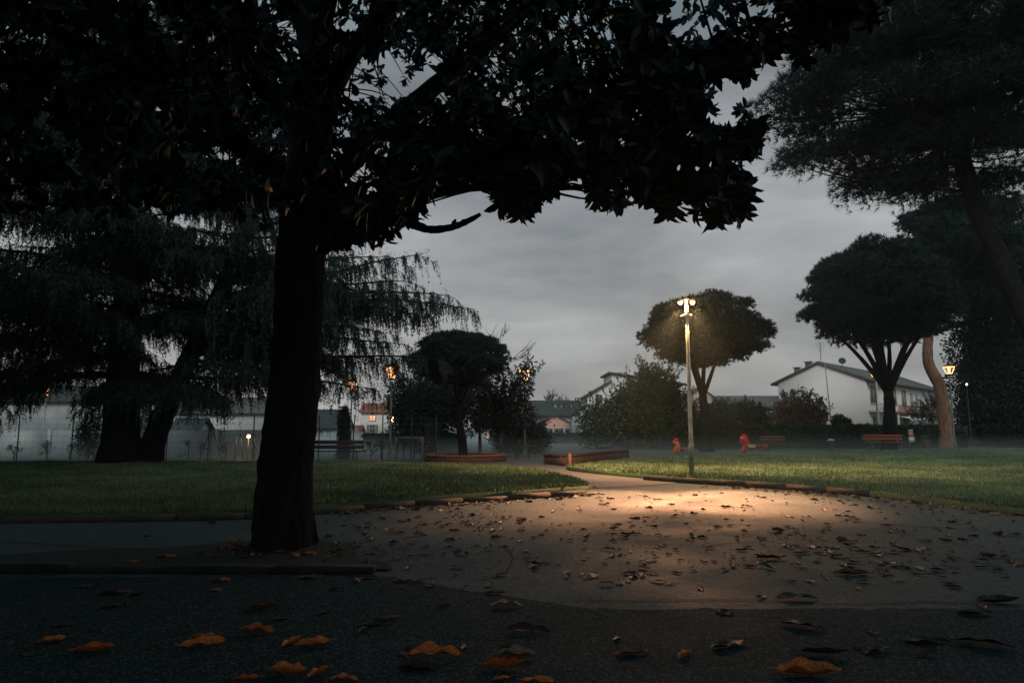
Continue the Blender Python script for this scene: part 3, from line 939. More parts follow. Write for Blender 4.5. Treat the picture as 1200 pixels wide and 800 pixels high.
# ---- leafy trees and shrubs behind the lawns
def blob_px(u, v, Y, ru, rv, rd=None):
    p = at(u, v, Y)
    return (p, (ru * Y / F, (rd or ru) * Y / F, rv * Y / F))
leafy('broadleaf_tree', 'tall bushy tree with feathery top in front of the white gabled house', gbase(748, 44),
      [blob_px(752, 490, 44, 50, 38), blob_px(705, 500, 43, 30, 28), blob_px(765, 462, 44, 34, 32), blob_px(738, 480, 44, 22, 20), blob_px(790, 492, 43.5, 26, 36), blob_px(766, 445, 44, 14, 16)],
      26000, .20, 'bush', 71, trunk=([gbase(748, 44) - [0, 0, .1], gbase(750, 44) + [0, 0, 2.0]], .22), sprigs=110, srad=.03, spl=1.1)
leafy('shrub', 'dark round shrub left of the pink house', gbase(610, 36), [blob_px(610, 512, 36, 34, 22), blob_px(634, 521, 37, 11, 9), blob_px(590, 508, 36, 16, 20)], 9000, .14, 'bush_dark', 72, cat='shrub', sprigs=30, spl=.5)
leafy('broadleaf_tree', 'broad dark tree behind the small stone pine, left of its trunk', gbase(500, 36),
      [blob_px(500, 488, 36, 36, 44), blob_px(478, 470, 36, 26, 34), blob_px(520, 470, 36, 30, 34), blob_px(555, 470, 36, 30, 38), blob_px(470, 505, 36, 18, 26)], 22000, .16, 'bush_dark', 73,
      trunk=([gbase(500, 36) - [0, 0, .1], gbase(502, 36) + [0, 0, 1.2]], .18), sprigs=50, srad=.025)
leafy('broadleaf_tree', 'loose leafed tree partly hiding an orange lamp, right of the small stone pine', gbase(588, 29.5),
      [blob_px(588, 470, 29.5, 24, 26), blob_px(612, 448, 29.5, 15, 22), blob_px(600, 485, 29.5, 28, 20), blob_px(620, 430, 29.5, 8, 11), blob_px(572, 485, 29.5, 20, 24)], 4200, .16, 'bush_dark', 74,
      trunk=([gbase(586, 29.5) - [0, 0, .1], gbase(588, 29.5) + [0, 0, 1.3], gbase(592, 29.5) + [0, 0, 2.2]], .09), sprigs=40, spl=.6)
leafy('shrub', 'round russet shrub against the white gable wall', gbase(937, 50), [blob_px(938, 484, 50, 29, 28), blob_px(922, 492, 50, 20, 22), blob_px(952, 490, 50, 18, 22)], 7000, .20, 'bush_red', 75, cat='shrub', sprigs=20, spl=.5)
leafy('shrub', 'dark green tree like shrub between the round stone pine and the russet shrub', gbase(876, 52), [blob_px(876, 492, 52, 27, 22), blob_px(858, 498, 52, 18, 18)], 6000, .22, 'bush_dark', 76, cat='shrub', sprigs=14, spl=.5)
leafy('shrub', 'olive green shrub directly behind the trunk of the round stone pine', gbase(842, 50), [blob_px(845, 496, 50, 22, 26), blob_px(822, 498, 50, 16, 26)], 6000, .20, 'bush', 77, cat='shrub', sprigs=20, spl=.6)
leafy('shrub', 'small dark shrub rising over the hedge before the white gable', gbase(983, 48), [blob_px(983, 494, 48, 8, 9)], 900, .16, 'bush_dark', 78, cat='shrub')
leafy('shrub', 'tiny clipped round shrub over the hedge at the gable foot', gbase(994, 48), [blob_px(994, 497, 48, 4.5, 7)], 600, .13, 'bush_dark', 79, cat='shrub')
leafy('shrub', 'thin grey shrub in front of the house porch, left of the glowing trunk', gbase(1093, 47), [blob_px(1094, 486, 47, 10, 13), blob_px(1082, 495, 47, 11, 8)], 330, .14, 'bush', 80, cat='shrub', sprigs=60, spl=.8)
leafy('ivy_trunk', 'upright trunk wrapped in dark ivy behind the left bench', gbase(403, 29.5, .0), [blob_px(403, 528, 29.5, 7.5, 20), blob_px(403, 508, 29.5, 7.2, 22), blob_px(403, 490, 29.5, 7, 16)], 5200, .09, 'ivy', 81,
      trunk=([gbase(403, 29.5) - [0, 0, .1], gbase(403, 29.5) + [0, 0, 1.0], gbase(404, 29.5) + [0, 0, 2.2]], .17), cat='tree')
leafy('shrub', 'low thin dark shrub just right of the small goal', gbase(504, 28.5), [blob_px(504, 520, 28.5, 9, 20)], 420, .09, 'bush', 82, cat='shrub', sprigs=16, spl=.4)
leafy('shrub', 'pale green shrub behind the cedar trunk by the concrete wall', gbase(106, 29), [blob_px(108, 512, 29, 14, 26), blob_px(96, 518, 29, 10, 20)], 2200, .10, 'bush', 83, cat='shrub', sprigs=20, spl=.4)

def bare_tree(label, base, h, spread, seed, mat='far_twig', r0=.09, n=16, name='bare_tree', cat='tree', group=None, twig=.012):
    rng = np.random.default_rng(seed)
    base = np.asarray(base, float)
    root = thing(name, label, cat, base, group)
    mb = MB()
    def grow(p, d, L, r, lev):
        e = p + d * L
        mid = (p + e) / 2 + rng.normal(0, .08, 3) * L
        mb.tube(bez(p, mid, e, 5), np.linspace(r, max(r * .55, twig * .4), 5), 5 if lev > 1 else 4, cap=False)
        if lev == 0: return
        for k in range(rng.integers(3, 5)):
            t = rng.uniform(.45, 1)
            q = (1 - t) ** 2 * p + 2 * t * (1 - t) * mid + t * t * e
            dd = unit(d + rng.normal(0, spread, 3) + [0, 0, .15])
            grow(q, dd, L * rng.uniform(.5, .78), max(r * .55, twig), lev - 1)
    grow(base - [0, 0, .05], unit(np.array([rng.normal(0, .05), 0, 1])), h * .42, r0, 4)
    mb.build('branches', M[mat], root)
    return root
for i, (u, Y, top, s) in enumerate(((632, 150, 452, .42), (650, 150, 450, .4), (664, 155, 458, .42))):
    b = gbase(u, Y); h = CAMZ + (502 - top) * Y / F
    bare_tree(['leftmost of the three faint bare trees above the dark green roof', 'tallest and middle of the three faint bare trees above the dark green roof', 'rightmost of the three faint bare trees above the dark green roof'][i], b, h * .95, s, 90 + i, r0=.35, twig=.07, group='faint bare trees far behind')
bare_tree('thin twiggy tree whose bare top shows above the small stone pine', gbase(563, 31), 7.6, .40, 95, mat='twig', r0=.09, twig=.012)

# ---- hedges
def hedge(label, p0, p1, h, th, seed, n):
    rng = np.random.default_rng(seed)
    p0, p1 = np.asarray(p0, float), np.asarray(p1, float)
    mid = (p0 + p1) / 2
    d = p1 - p0; L = np.linalg.norm(d); d /= L
    nn = np.array([-d[1], d[0], 0])
    root = thing('hedge', label, 'hedge', mid)
    core = MB()
    core.box(mid + [0, 0, h * .46], (L - .2, th * .7, h * .9), math.atan2(d[1], d[0]))
    core.build('branches', M['hedge'], root)
    t = rng.random(n)
    hz = np.array([h * (1 + .05 * mnoise.noise((x * L * .5, seed, 0)) + .03 * mnoise.noise((x * L * 2.2, seed, 0))) for x in t])
    face = rng.random(n)
    s = np.where(face < .5, rng.choice([-1, 1], n) * .5, rng.uniform(-.5, .5, n)) * th
    z = np.where(face < .5, rng.random(n), 1 + rng.normal(0, .03, n)) * hz
    P = p0 + d * (t * L)[:, None] + nn * (s + rng.normal(0, .06, n))[:, None] + np.array([0, 0, 1]) * z[:, None]
    lb = MB()
    diamonds(lb, P, rvec(n, rng), .15 + .08 * rng.random(n), .11, rng)
    lb.build('foliage', M['hedge'], root)
    return root
hedge('long dark clipped hedge along the foot of the white house', gbase(785, 43.5), gbase(1128, 45.5), 1.35, .9, 101, 15000)
hedge('low dark hedge behind the small goal, left of the small stone pine', gbase(428, 40), gbase(540, 38), .85, .6, 102, 5000)
hedge('dark hedge in front of the pink house', gbase(640, 60), gbase(712, 58), .75, .8, 103, 3500)

# ------------------------------------------------------------------ buildings
class Frame:
    """local frame on the ground: s along, t across (away from camera), z up"""
    def __init__(self, o, dirv):
        self.o = np.array([o[0], o[1], 0.0])
        d = np.array([dirv[0], dirv[1], 0.0]); self.a = d / np.linalg.norm(d)
        self.b = np.array([-self.a[1], self.a[0], 0])
        self.rz = math.atan2(self.a[1], self.a[0])
    def p(self, s, t, z):
        return self.o + self.a * s + self.b * t + np.array([0, 0, z])
    def box(self, mb, s0, s1, t0, t1, z0, z1):
        mb.box(self.p((s0 + s1) / 2, (t0 + t1) / 2, (z0 + z1) / 2), (abs(s1 - s0), abs(t1 - t0), z1 - z0), self.rz)

def prism_house(fr, s0, s1, t0, t1, eave, ridge, ridge_along='s', rfrac=.5):
    """closed wall body with gable; returns MB.  ridge along s or t"""
    mb = MB()
    if ridge_along == 't':
        m = s0 + (s1 - s0) * rfrac
        prof = [(s0, 0), (s1, 0), (s1, eave), (m, ridge), (s0, eave)]
        V = [fr.p(s, t, z) for t in (t0, t1) for s, z in prof]
    else:
        m = t0 + (t1 - t0) * rfrac
        prof = [(t0, 0), (t1, 0), (t1, eave), (m, ridge), (t0, eave)]
        V = [fr.p(s, t, z) for s in (s0, s1) for t, z in prof]
    mb.add(V, [(0, 1, 2, 3, 4), (9, 8, 7, 6, 5)] + [(i, 5 + i, 5 + (i + 1) % 5, (i + 1) % 5) for i in range(5)])
    return mb

def roof_mb(fr, s0, s1, t0, t1, eave, ridge, along='s', rfrac=.5, over=.45, th=.16, gover=.3):
    mb = MB()
    if along == 't':
        a0, a1, c0, c1 = s0, s1, t0, t1
        P = lambda a, c, z: fr.p(a, c, z)
    else:
        a0, a1, c0, c1 = t0, t1, s0, s1
        P = lambda a, c, z: fr.p(c, a, z)
    m = a0 + (a1 - a0) * rfrac
    k0 = (ridge - eave) / max(m - a0, .01); k1 = (ridge - eave) / max(a1 - m, .01)
    L, R = (a0 - over, eave - k0 * over + .02), (a1 + over, eave - k1 * over + .02)
    prof = [L, (m, ridge + .02), R, (R[0], R[1] + th), (m, ridge + .02 + th), (L[0], L[1] + th)]
    V = [P(a, c, z) for c in (c0 - gover, c1 + gover) for a, z in prof]
    mb.add(V, [(0, 1, 4, 5), (1, 2, 3, 4), (6, 11, 10, 7), (7, 10, 9, 8), (0, 6, 7, 1), (1, 7, 8, 2), (2, 8, 9, 3), (3, 9, 10, 4), (4, 10, 11, 5), (5, 11, 6, 0)])
    return mb

def window(fr, root, s, t, z, w, h, face='t0', mat='glass', fmat='frame', shut=None, name='window'):
    """framed window on the face t = const (towards the camera)"""
    mb = MB()
    e = .07
    for (a0, a1, b0, b1) in ((s - w / 2 - e, s + w / 2 + e, z + h, z + h + e), (s - w / 2 - e, s + w / 2 + e, z - e * 1.4, z), (s - w / 2 - e, s - w / 2, z, z + h), (s + w / 2, s + w / 2 + e, z, z + h), (s - .025, s + .025, z, z + h)):
        fr.box(mb, a0, a1, t - .09, t - .003, b0, b1)
    f = mb.build(name, M[fmat], root)
    g = MB(); fr.box(g, s - w / 2, s - .028, t - .05, t - .004, z, z + h); fr.box(g, s + .028, s + w / 2, t - .05, t - .004, z, z + h)
    g.build('pane', M[mat], f)
    if shut:
        for sd in (-1, 1):
            sh = MB()
            c = s + sd * (w / 2 + e + .02 + w / 4)
            for kk in range(9):
                fr.box(sh, c - w / 4, c + w / 4, t - .075, t - .025, z + h * kk / 9 + .008, z + h * (kk + 1) / 9 - .006)
            fr.box(sh, c - w / 4, c + w / 4, t - .04, t - .004, z, z + h)
            sh.build('shutter', M[shut], f)
    return f

# white house on the right
fr = Frame((36.3, 70), (.69, .72))
wh = thing('white_house', 'long white two storey house with blank gable and balconied front behind the hedge', 'house', fr.p(0, 0, 0))
prism_house(fr, 0, 31, 0, 9.1, 6.3, 8.2).build('wall', M['white_wall'], wh)
rf = roof_mb(fr, 0, 31, 0, 9.1, 6.3, 8.2, over=.7, th=.22, gover=.35).build('roof', M['roof_grey'], wh)
for s_, t_, h_, w_ in ((.8, 7.2, 1.0, .5), (.7, 5.9, 1.0, .55), (20, 3, 1.2, .6), (21, 2.8, 1.1, .5)):
    mb = MB(); zt = 6.3 + (8.2 - 6.3) * (1 - abs(t_ - 4.55) / 4.55)
    fr.box(mb, s_ - w_ / 2, s_ + w_ / 2, t_ - w_ / 2, t_ + w_ / 2, zt - .1, zt + h_ - .25)
    fr.box(mb, s_ - w_ / 2 - .1, s_ + w_ / 2 + .1, t_ - w_ / 2 - .1, t_ + w_ / 2 + .1, zt + h_ - .2, zt + h_ - .1)
    for q in (-.17, .17):
        fr.box(mb, s_ + q - .05, s_ + q + .05, t_ - .08, t_ + .08, zt + h_ - .25, zt + h_ - .2)
    mb.build('chimney', M['roof_brown'], rf)
def dish(s_, t_, z_, r):
    mb = MB(); c = fr.p(s_, t_, z_)
    mb.tube([c, c + [0, 0, .8]], .035, 6)
    for k in range(5):
        pass
    prof = [(.02, 0), (r * .5, .05), (r * .85, .16), (r, .26), (r * .97, .27), (r * .8, .18), (r * .4, .08), (.01, .04)]
    n = 16
    ax = unit(np.array([-.3, -.9, .35])); e1 = unit(np.cross(ax, [0, 0, 1])); e2 = np.cross(e1, ax)
    V = np.array([c + [0, 0, .95] + e1 * rr * math.cos(a) + e2 * rr * math.sin(a) + ax * zz for rr, zz in prof for a in np.arange(n) * 2 * PI / n])
    i = np.arange(len(prof) - 1)[:, None] * n; j = np.arange(n)[None, :]; k = (j + 1) % n
    mb.bulk(V, np.stack([i + j, i + k, i + n + k, i + n + j], -1).reshape(-1, 4), 4)
    return mb
dish(2.5, 3.0, 7.5, .38).build('satellite_dish', M['iron'], rf)
dish(14.5, 3.0, 7.5, .42).build('satellite_dish', M['iron'], rf)
mb = MB(); c = fr.p(.8, 4.6, 8.3)
mb.tube([c, c + [0, 0, 2.3]], .03, 6)
for q in range(5):
    mb.tube([c + [-.35 - .05 * q, 0, 1.3 + .22 * q], c + [.35 + .05 * q, 0, 1.3 + .22 * q]], .015, 4)
mb.build('antenna', M['iron'], rf)
for s_, w_, m_ in ((2.0, 2.0, 'shutter'), (9.5, 1.6, 'glass'), (13.4, 1.7, 'glass'), (16.6, .9, 'glass'), (18.9, .9, 'glass'), (23.6, .9, 'glass'), (26.2, .9, 'glass')):
    window(fr, wh, s_, 0, 3.9, w_, 1.75 if w_ > 1 else 1.5, mat=m_)
for s_, w_ in ((2.1, 1.7), (9.5, 1.6), (13.6, 2.0), (20, 1.6), (26, 1.6)):
    window(fr, wh, s_, 0, .75, w_, 1.7)
for s0, s1 in ((.3, 5.2), (7.0, 29.5)):
    mb = MB(); fr.box(mb, s0, s1, -1.1, -.004, 2.9, 3.12)
    for q in np.arange(s0, s1, .22):
        fr.box(mb, q, q + .03, -1.08, -1.05, 3.12, 3.75)
    fr.box(mb, s0, s1, -1.1, -1.03, 3.75, 3.81)
    mb.build('balcony', M['red_frame' if s0 > 5 else 'grey_wall'], wh)
for s_ in (.12, 5.3, 7.3, 11.4):
    mb = MB(); fr.box(mb, s_ - .09, s_ + .09, -1.0, -.82, 0, 6.0 if s_ < 6 else 2.88); mb.build('porch_post', M['frame'], wh)
mb = MB()
P0 = [fr.p(8.2, -.02, 2.78), fr.p(17.5, -.02, 2.78), fr.p(17.5, -1.9, 2.35), fr.p(8.2, -1.9, 2.35)]
mb.add(P0 + [p - [0, 0, .05] for p in P0] , [(0, 1, 2, 3), (7, 6, 5, 4), (0, 4, 5, 1), (1, 5, 6, 2), (2, 6, 7, 3), (3, 7, 4, 0)])
fr.box(mb, 8.2, 17.5, -1.93, -1.902, 2.08, 2.36)
mb.build('awning', M['sign_white'], wh)

def simple_house(name, label, o, d, S, T, eave, ridge, wall, roof, along='s', rfrac=.5, over=.5, wins=(), chim=(), th=.2):
    fr = Frame(o, d)
    r = thing(name, label, 'house', fr.p(S / 2, 0, 0))
    prism_house(fr, 0, S, 0, T, eave, ridge, along, rfrac).build('wall', M[wall], r)
    rf = roof_mb(fr, 0, S, 0, T, eave, ridge, along, rfrac, over=over, th=th).build('roof', M[roof], r)
    for w in wins:
        window(fr, r, *w[:5], **(w[5] if len(w) > 5 else {}))
    for (s_, t_, z_, h_) in chim:
        mb = MB(); fr.box(mb, s_ - .3, s_ + .3, t_ - .3, t_ + .3, z_, z_ + h_); fr.box(mb, s_ - .4, s_ + .4, t_ - .4, t_ + .4, z_ + h_ + .002, z_ + h_ + .14)
        mb.build('chimney', M[wall], rf)
    return fr, r, rf

def px_x(u, Y): return (u - 600) * Y / F
def px_z(v, Y): return CAMZ + (502 - v) * Y / F
# left white house with red roof
Y = 110
simple_house('white_house', 'white house with red tiled roof and one lit window, left of the park lamp', (px_x(424, Y), Y), (1, .05), px_x(470, Y) - px_x(424, Y), 8, px_z(483, Y), px_z(473, Y), 'white_wall', 'roof_red', wins=(
    (px_x(437.5, Y) - px_x(424, Y), 0, px_z(493, Y), .9, .85, dict(mat='win_lit', fmat='red_frame')),
    (px_x(437.5, Y) - px_x(424, Y), 0, px_z(508, Y), .8, 1.4, dict(shut='shutter_grey')),
    (px_x(462, Y) - px_x(424, Y), 0, px_z(508, Y), .8, 1.4, dict(shut='shutter_grey'))), chim=((2.0, 4, px_z(474, Y), .7),))
Y = 92
fr2, ph, prf = simple_house('porch_annex', 'small annex with red tiled lean-to roof beside the ivy trunk', (px_x(407, Y), Y), (1, 0), px_x(422, Y) - px_x(407, Y), 3, px_z(507, Y), px_z(500, Y), 'grey_wall', 'roof_red', wins=((.45, 0, .35, .55, .85, dict(mat='win_lit', fmat='red_frame')), (1.3, 0, .35, .3, .85)))
Y = 75
simple_house('long_house', 'low house with dark roof and pale fascia behind the left bench', (px_x(330, Y), Y), (1, 0), px_x(396, Y) - px_x(330, Y), 7, px_z(500, Y), px_z(481, Y), 'pale_wall', 'roof_dark', wins=((4.2, 0, .2, 1.2, .8), (5.4, 0, .2, .5, .8)))
Y = 62
simple_house('long_house', 'grey house with white eaves seen under the cedar between its two trunks and the magnolia', (px_x(205, Y), Y), (1, 0), px_x(318, Y) - px_x(205, Y), 8, px_z(484, Y), px_z(466, Y), 'grey_wall', 'roof_grey', over=.4)
Y = 45
simple_house('garden_shed', 'small shed with dark hipped roof behind the garden wall', (px_x(204, Y), Y), (1, 0), px_x(232, Y) - px_x(204, Y), 2.4, px_z(505, Y), px_z(491, Y), 'grey_wall', 'roof_dark', over=.25, th=.08, wins=((.8, 0, .2, .5, .5),))
Y = 66
simple_house('long_house', 'long pale building half hidden by hanging cedar branches at the far left', (px_x(-120, Y), Y), (1, 0), px_x(128, Y) - px_x(-120, Y), 8, px_z(470, Y), px_z(452, Y), 'pale_wall', 'roof_dark')
# pink house in the middle
Y = 96
S = px_x(675, Y) - px_x(628, Y)
frp, pk, prf = simple_house('pink_house', 'small pink gabled house with dark horizontal window band', (px_x(628, Y), Y), (1, 0), S, 7, px_z(499, Y), px_z(487, Y), 'pink_wall', 'roof_brown', along='t', rfrac=.45, over=.35, th=.12)
for a, b, z0, z1 in ((.9, 2.4, .55, 1.15), (2.45, 3.9, .55, 1.15), (3.95, 5.3, .55, 1.15)):
    window(frp, pk, (a + b) / 2, 0, z0 + .1, (b - a) * .86, z1 - z0)
mb = MB(); frp.box(mb, .6, 2.6, -.06, -.004, -.5, .35); mb.build('garage_door', M['roof_dark'], pk)
for z in (px_z(489.5, Y), px_z(497.5, Y) - .05):
    mb = MB(); mb.lathe(frp.p(S * .45, -.1, z - .1), [(.11, 0), (.11, .2)], 10); mb.build('air_vent', M['roof_dark'], pk)
mb = MB(); frp.box(mb, S + .55, S + .95, -.5, -.1, 0, px_z(493, Y)); mb.build('pillar', M['pink_wall'], pk)
Y = 122
frd, dk, drf = simple_house('big_house', 'larger house with wide dark green roof behind the pink house', (px_x(612, Y), Y), (1, .0), px_x(688, Y) - px_x(612, Y), 10, px_z(485, Y), px_z(469.5, Y), 'grey_wall', 'roof_dark', over=.9)
mb = MB(); s0, s1 = px_x(650, Y) - px_x(612, Y), px_x(671, Y) - px_x(612, Y)
frd.box(mb, s0, s1, 1.6, 3.4, px_z(478, Y), px_z(473, Y)); mb.build('dormer', M['pale_wall'], drf)
mb = MB(); frd.box(mb, s0 - .2, s1 + .2, 1.3, 4.4, px_z(473, Y) + .003, px_z(472, Y)); mb.build('dormer_roof', M['roof_dark'], drf)
for k in (0.25, .55, .8):
    mb = MB(); q = s0 + (s1 - s0) * k; frd.box(mb, q - .35, q + .35, 1.55, 1.597, px_z(477, Y), px_z(474, Y)); mb.build('dormer_window', M['glass'], drf)
window(frd, dk, 1.5, 0, 1.2, 1.2, 1.3)
Y = 118
simple_house('pink_house', 'pale pink house wall edge left of the dark green roof', (px_x(612, Y) - 5, Y - 6), (1, 0), 6.4, 5, px_z(477, Y), px_z(473, Y), 'beige_wall', 'roof_brown', over=.2)
# white house with mono-pitched roofs behind the bushy tree
Y = 100
x0, x1 = px_x(688, Y), px_x(800, Y)
frw = Frame((x0, Y), (1, 0))
ms = thing('gabled_house', 'pale house with steep sloping roofs rising behind the bushy tree', 'house', frw.p(7, 0, 0))
W1 = px_x(717, Y) - x0
mb = MB()
z0_, z1_ = px_z(463, Y), px_z(446, Y)
V = [frw.p(s, t, z) for t in (0, 9) for s, z in ((0, 0), (W1, 0), (W1, z1_ - .2), (0, z0_ - .2))]
mb.add(V, [(0, 1, 2, 3), (7, 6, 5, 4), (0, 4, 5, 1), (1, 5, 6, 2), (2, 6, 7, 3), (3, 7, 4, 0)])
V = [frw.p(s, t, z) for t in (0.0, 9) for s, z in ((W1 + .003, 0), (x1 - x0, 0), (x1 - x0, px_z(452, Y)), (W1 + .003, px_z(439.5, Y)))]
mb.add(V, [(0, 1, 2, 3), (7, 6, 5, 4), (0, 4, 5, 1), (1, 5, 6, 2), (2, 6, 7, 3), (3, 7, 4, 0)])
mb.build('wall', M['white_wall'], ms)
mb = MB()
def slab(sA, zA, sB, zB, t0, t1, th):
    V = [frw.p(s, t, z) for t in (t0, t1) for s, z in ((sA, zA), (sB, zB), (sB, zB + th), (sA, zA + th))]
    mb.add(V, [(0, 1, 2, 3), (7, 6, 5, 4), (0, 4, 5, 1), (1, 5, 6, 2), (2, 6, 7, 3), (3, 7, 4, 0)])
slab(-.6, z0_ - .45, W1 - .01, z1_ - .15, -.5, 9.3, .2)
slab(W1 - .5, px_z(438.5, Y) + .1, x1 - x0 + .4, px_z(451.5, Y), -.6, 9.3, .22)
rfw = mb.build('roof', M['roof_brown'], ms)
mb = MB(); c = frw.p(W1 + 2.4, 1, px_z(441, Y))
mb.tube([c, c + [0, 0, 1.9]], .05, 5); mb.tube([c + [-.5, 0, 1.5], c + [.5, 0, 1.5]], .03, 4); mb.tube([c + [-.4, 0, 1.2], c + [.4, 0, 1.2]], .03, 4)
mb.build('antenna', M['iron'], rfw)
for q in (1.0, 1.5):
    mb = MB(); c = frw.p(W1 + q, 1.2, px_z(440, Y)); mb.lathe(c, [(.14, -.2), (.14, .35), (.22, .36), (.2, .5)], 8); mb.build('chimney', M['iron'], rfw)
window(frw, ms, 1.7, 0, px_z(472, Y), .9, 1.1)
Y = 88
simple_house('gabled_house', 'small white gable with dark roof just right of the pink house', (px_x(672, Y), Y + 2), (1, 0), px_x(708, Y) - px_x(672, Y), 4, px_z(486, Y), px_z(474, Y), 'pale_wall', 'roof_dark', along='t', over=.35, th=.14, wins=((1.7, 0, .5, .8, .9),))
Y = 105
simple_house('beige_house', 'beige house seen behind the forked trunk of the round stone pine', (px_x(806, Y), Y), (1, 0), px_x(836, Y) - px_x(806, Y), 6, px_z(466, Y), px_z(455, Y), 'beige_wall', 'roof_brown', along='t', over=.4, wins=((1.6, 0, 3.0, .9, 1.0), (2.9, 0, 3.0, .5, 1.0)))
Y = 96
simple_house('long_house', 'long low building with grey brown roof left of the white gable', (px_x(852, Y), Y), (1, 0), px_x(925, Y) - px_x(852, Y), 9, px_z(478, Y), px_z(464, Y), 'pale_wall', 'roof_grey', over=.5, wins=((5.6, 0, 2.2, 1.1, 1.0),))
Y = 72
simple_house('long_house', 'low house with dark roof and small glowing windows behind the small stone pine', (px_x(556, Y), Y), (1, 0), px_x(612, Y) - px_x(556, Y), 6, px_z(500, Y), px_z(490, Y), 'grey_wall', 'roof_brown', wins=(
    (px_x(573, Y) - px_x(556, Y), 0, .05, .28, .6, dict(mat='win_lit')), (px_x(581, Y) - px_x(556, Y), 0, .05, .24, .6, dict(mat='win_lit')), (px_x(590, Y) - px_x(556, Y), 0, .05, .28, .6, dict(mat='win_lit'))))

# pale garden wall behind the left lawn
mb = MB(); rngw = np.random.default_rng(9)
for k in range(13):
    xx = -46 + 2.66 * k
    mb.box((xx + 1.33, 33.0, .56), (2.64, .18, 1.26 + rngw.normal(0, .006)), 0)
gw = thing('garden_wall', 'long pale concrete garden wall behind the left lawn, half lost in mist', 'wall', (-28, 33, 0))
mb.build('wall_panels', M['pale_wall'], gw)
mb = MB()
for k in range(14):
    mb.box((-46 + 2.66 * k, 32.96, .58), (.14, .24, 1.32))
mb.build('wall_posts', M['grey_wall'], gw)

# ------------------------------------------------------------------ fence with wires
fx = [-80, -30, 27, 90, 146, 200, 248, 300, 340, 376, 416, 450, 483, 512]
FY = 27.2
fence = thing('wire_fence', 'tall wire mesh fence on thin dark posts along the back of the left lawn', 'fence', (px_x(250, FY), FY, 0))
for u in fx:
    mb = MB(); x = px_x(u, FY); hh = px_z(487 if u not in (248,) else 492, FY)
    mb.tube([(x, FY, -.1), (x + RNG.normal(0, .01), FY, hh * .6), (x + RNG.normal(0, .02), FY, hh)], .024, 7)
    mb.lathe((x, FY, hh - .005), [(.03, 0), (.03, .02), (.012, .035)], 8)
    mb.build('post', M['fence_post'], fence)
mb = MB(); xa, xb = px_x(-80, FY), px_x(512, FY)
for z in np.linspace(.25, 1.65, 7):
    xs = np.linspace(xa, xb, 40)
    mb.tube(np.c_[xs, np.full(40, FY + .03), z + .012 * np.sin(xs * 3.1 + z * 7)], .0035, 4)
for x in np.arange(xa, xb, .30):
    mb.tube([(x, FY + .03, .2), (x + .01, FY + .03, 1.66)], .0028, 3)
mb.build('wire_mesh', M['fence_wire'], fence)
# tripod stakes by the fence
for u, tilt, lab in ((270, .0, 'tripod of garden stakes in front of the mist, left of the magnolia trunk'),):
    t_ = thing('stake_tripod', lab, 'plant stakes', gbase(248, 28))
    c = gbase(248, 28) + [0, 0, 1.35]
    for a in (-.42, .0, .45):
        mb = MB(); mb.tube([c + [a * 1.1, .15 * abs(a), -1.4], c + [-a * .12, 0, .12]], .018, 6); mb.build('leg', M['fence_post'], t_)
for i, (u, lean_, h_) in enumerate(((277, .03, 1.0), (286, -.12, 1.02), (300, -.02, 1.0))):
    b = gbase(u, 28); mb = MB(); mb.tube([b - [0, 0, .05], b + [lean_ * .5, 0, h_ * .5], b + [lean_, 0, h_]], [.025, .022, .02], 6)
    mb.lathe(b + [lean_, 0, h_ - .003], [(.022, 0), (.03, .01), (.008, .05)], 6)
    o = mb.build('garden_stake', M['fence_post'])
    tag(o, ['upright garden stake just left of the small glowing garden light', 'garden stake leaning left beside the small glowing garden light', 'garden stake nearest the magnolia trunk, right of the glowing garden light'][i], 'stake', 'garden stakes')
# espaliered bare shrubs along the fence
es = [(20, 'far left, left of the first fence post'), (58, 'between the first two fence posts from the left'), (84, 'at the second fence post from the left'), (112, 'close to the left side of the upright cedar trunk'), (222, 'just right of the leaning cedar trunk'), (236, 'left of the stake tripod'), (266, 'between the tripod and the glowing garden light'), (436, 'just right of the left bench'), (448, 'left of the park lamp pole'), (466, 'at the left post of the small goal'), (474, 'inside the small goal, left half'), (486, 'inside the small goal, right half'), (496, 'at the right post of the small goal'), (585, 'right of the small stone pine trunk'), (606, 'in front of the dark round shrub'), (620, 'left of the far brick wall')]
for i, (u, where) in enumerate(es):
    bare_tree('low bare twisted shrub ' + where, gbase(u, 28.6 + .2 * (i % 3)), .95, .62, 200 + i, mat='twig', r0=.035, twig=.007, name='bare_shrub', cat='shrub', group='bare shrubs along the wire fence')

# ------------------------------------------------------------------ lamps
SOD = (1.0, .56, .27)
def light(name, loc, power, parent, r=.06, col=SOD):
    L = bpy.data.lights.new(name, 'POINT')
    L.energy = power; L.color = col; L.shadow_soft_size = r
    o = bpy.data.objects.new(name, L); COL.objects.link(o)
    o.parent = parent
    o.location = np.asarray(loc, float) - np.array(parent.location)
    return o

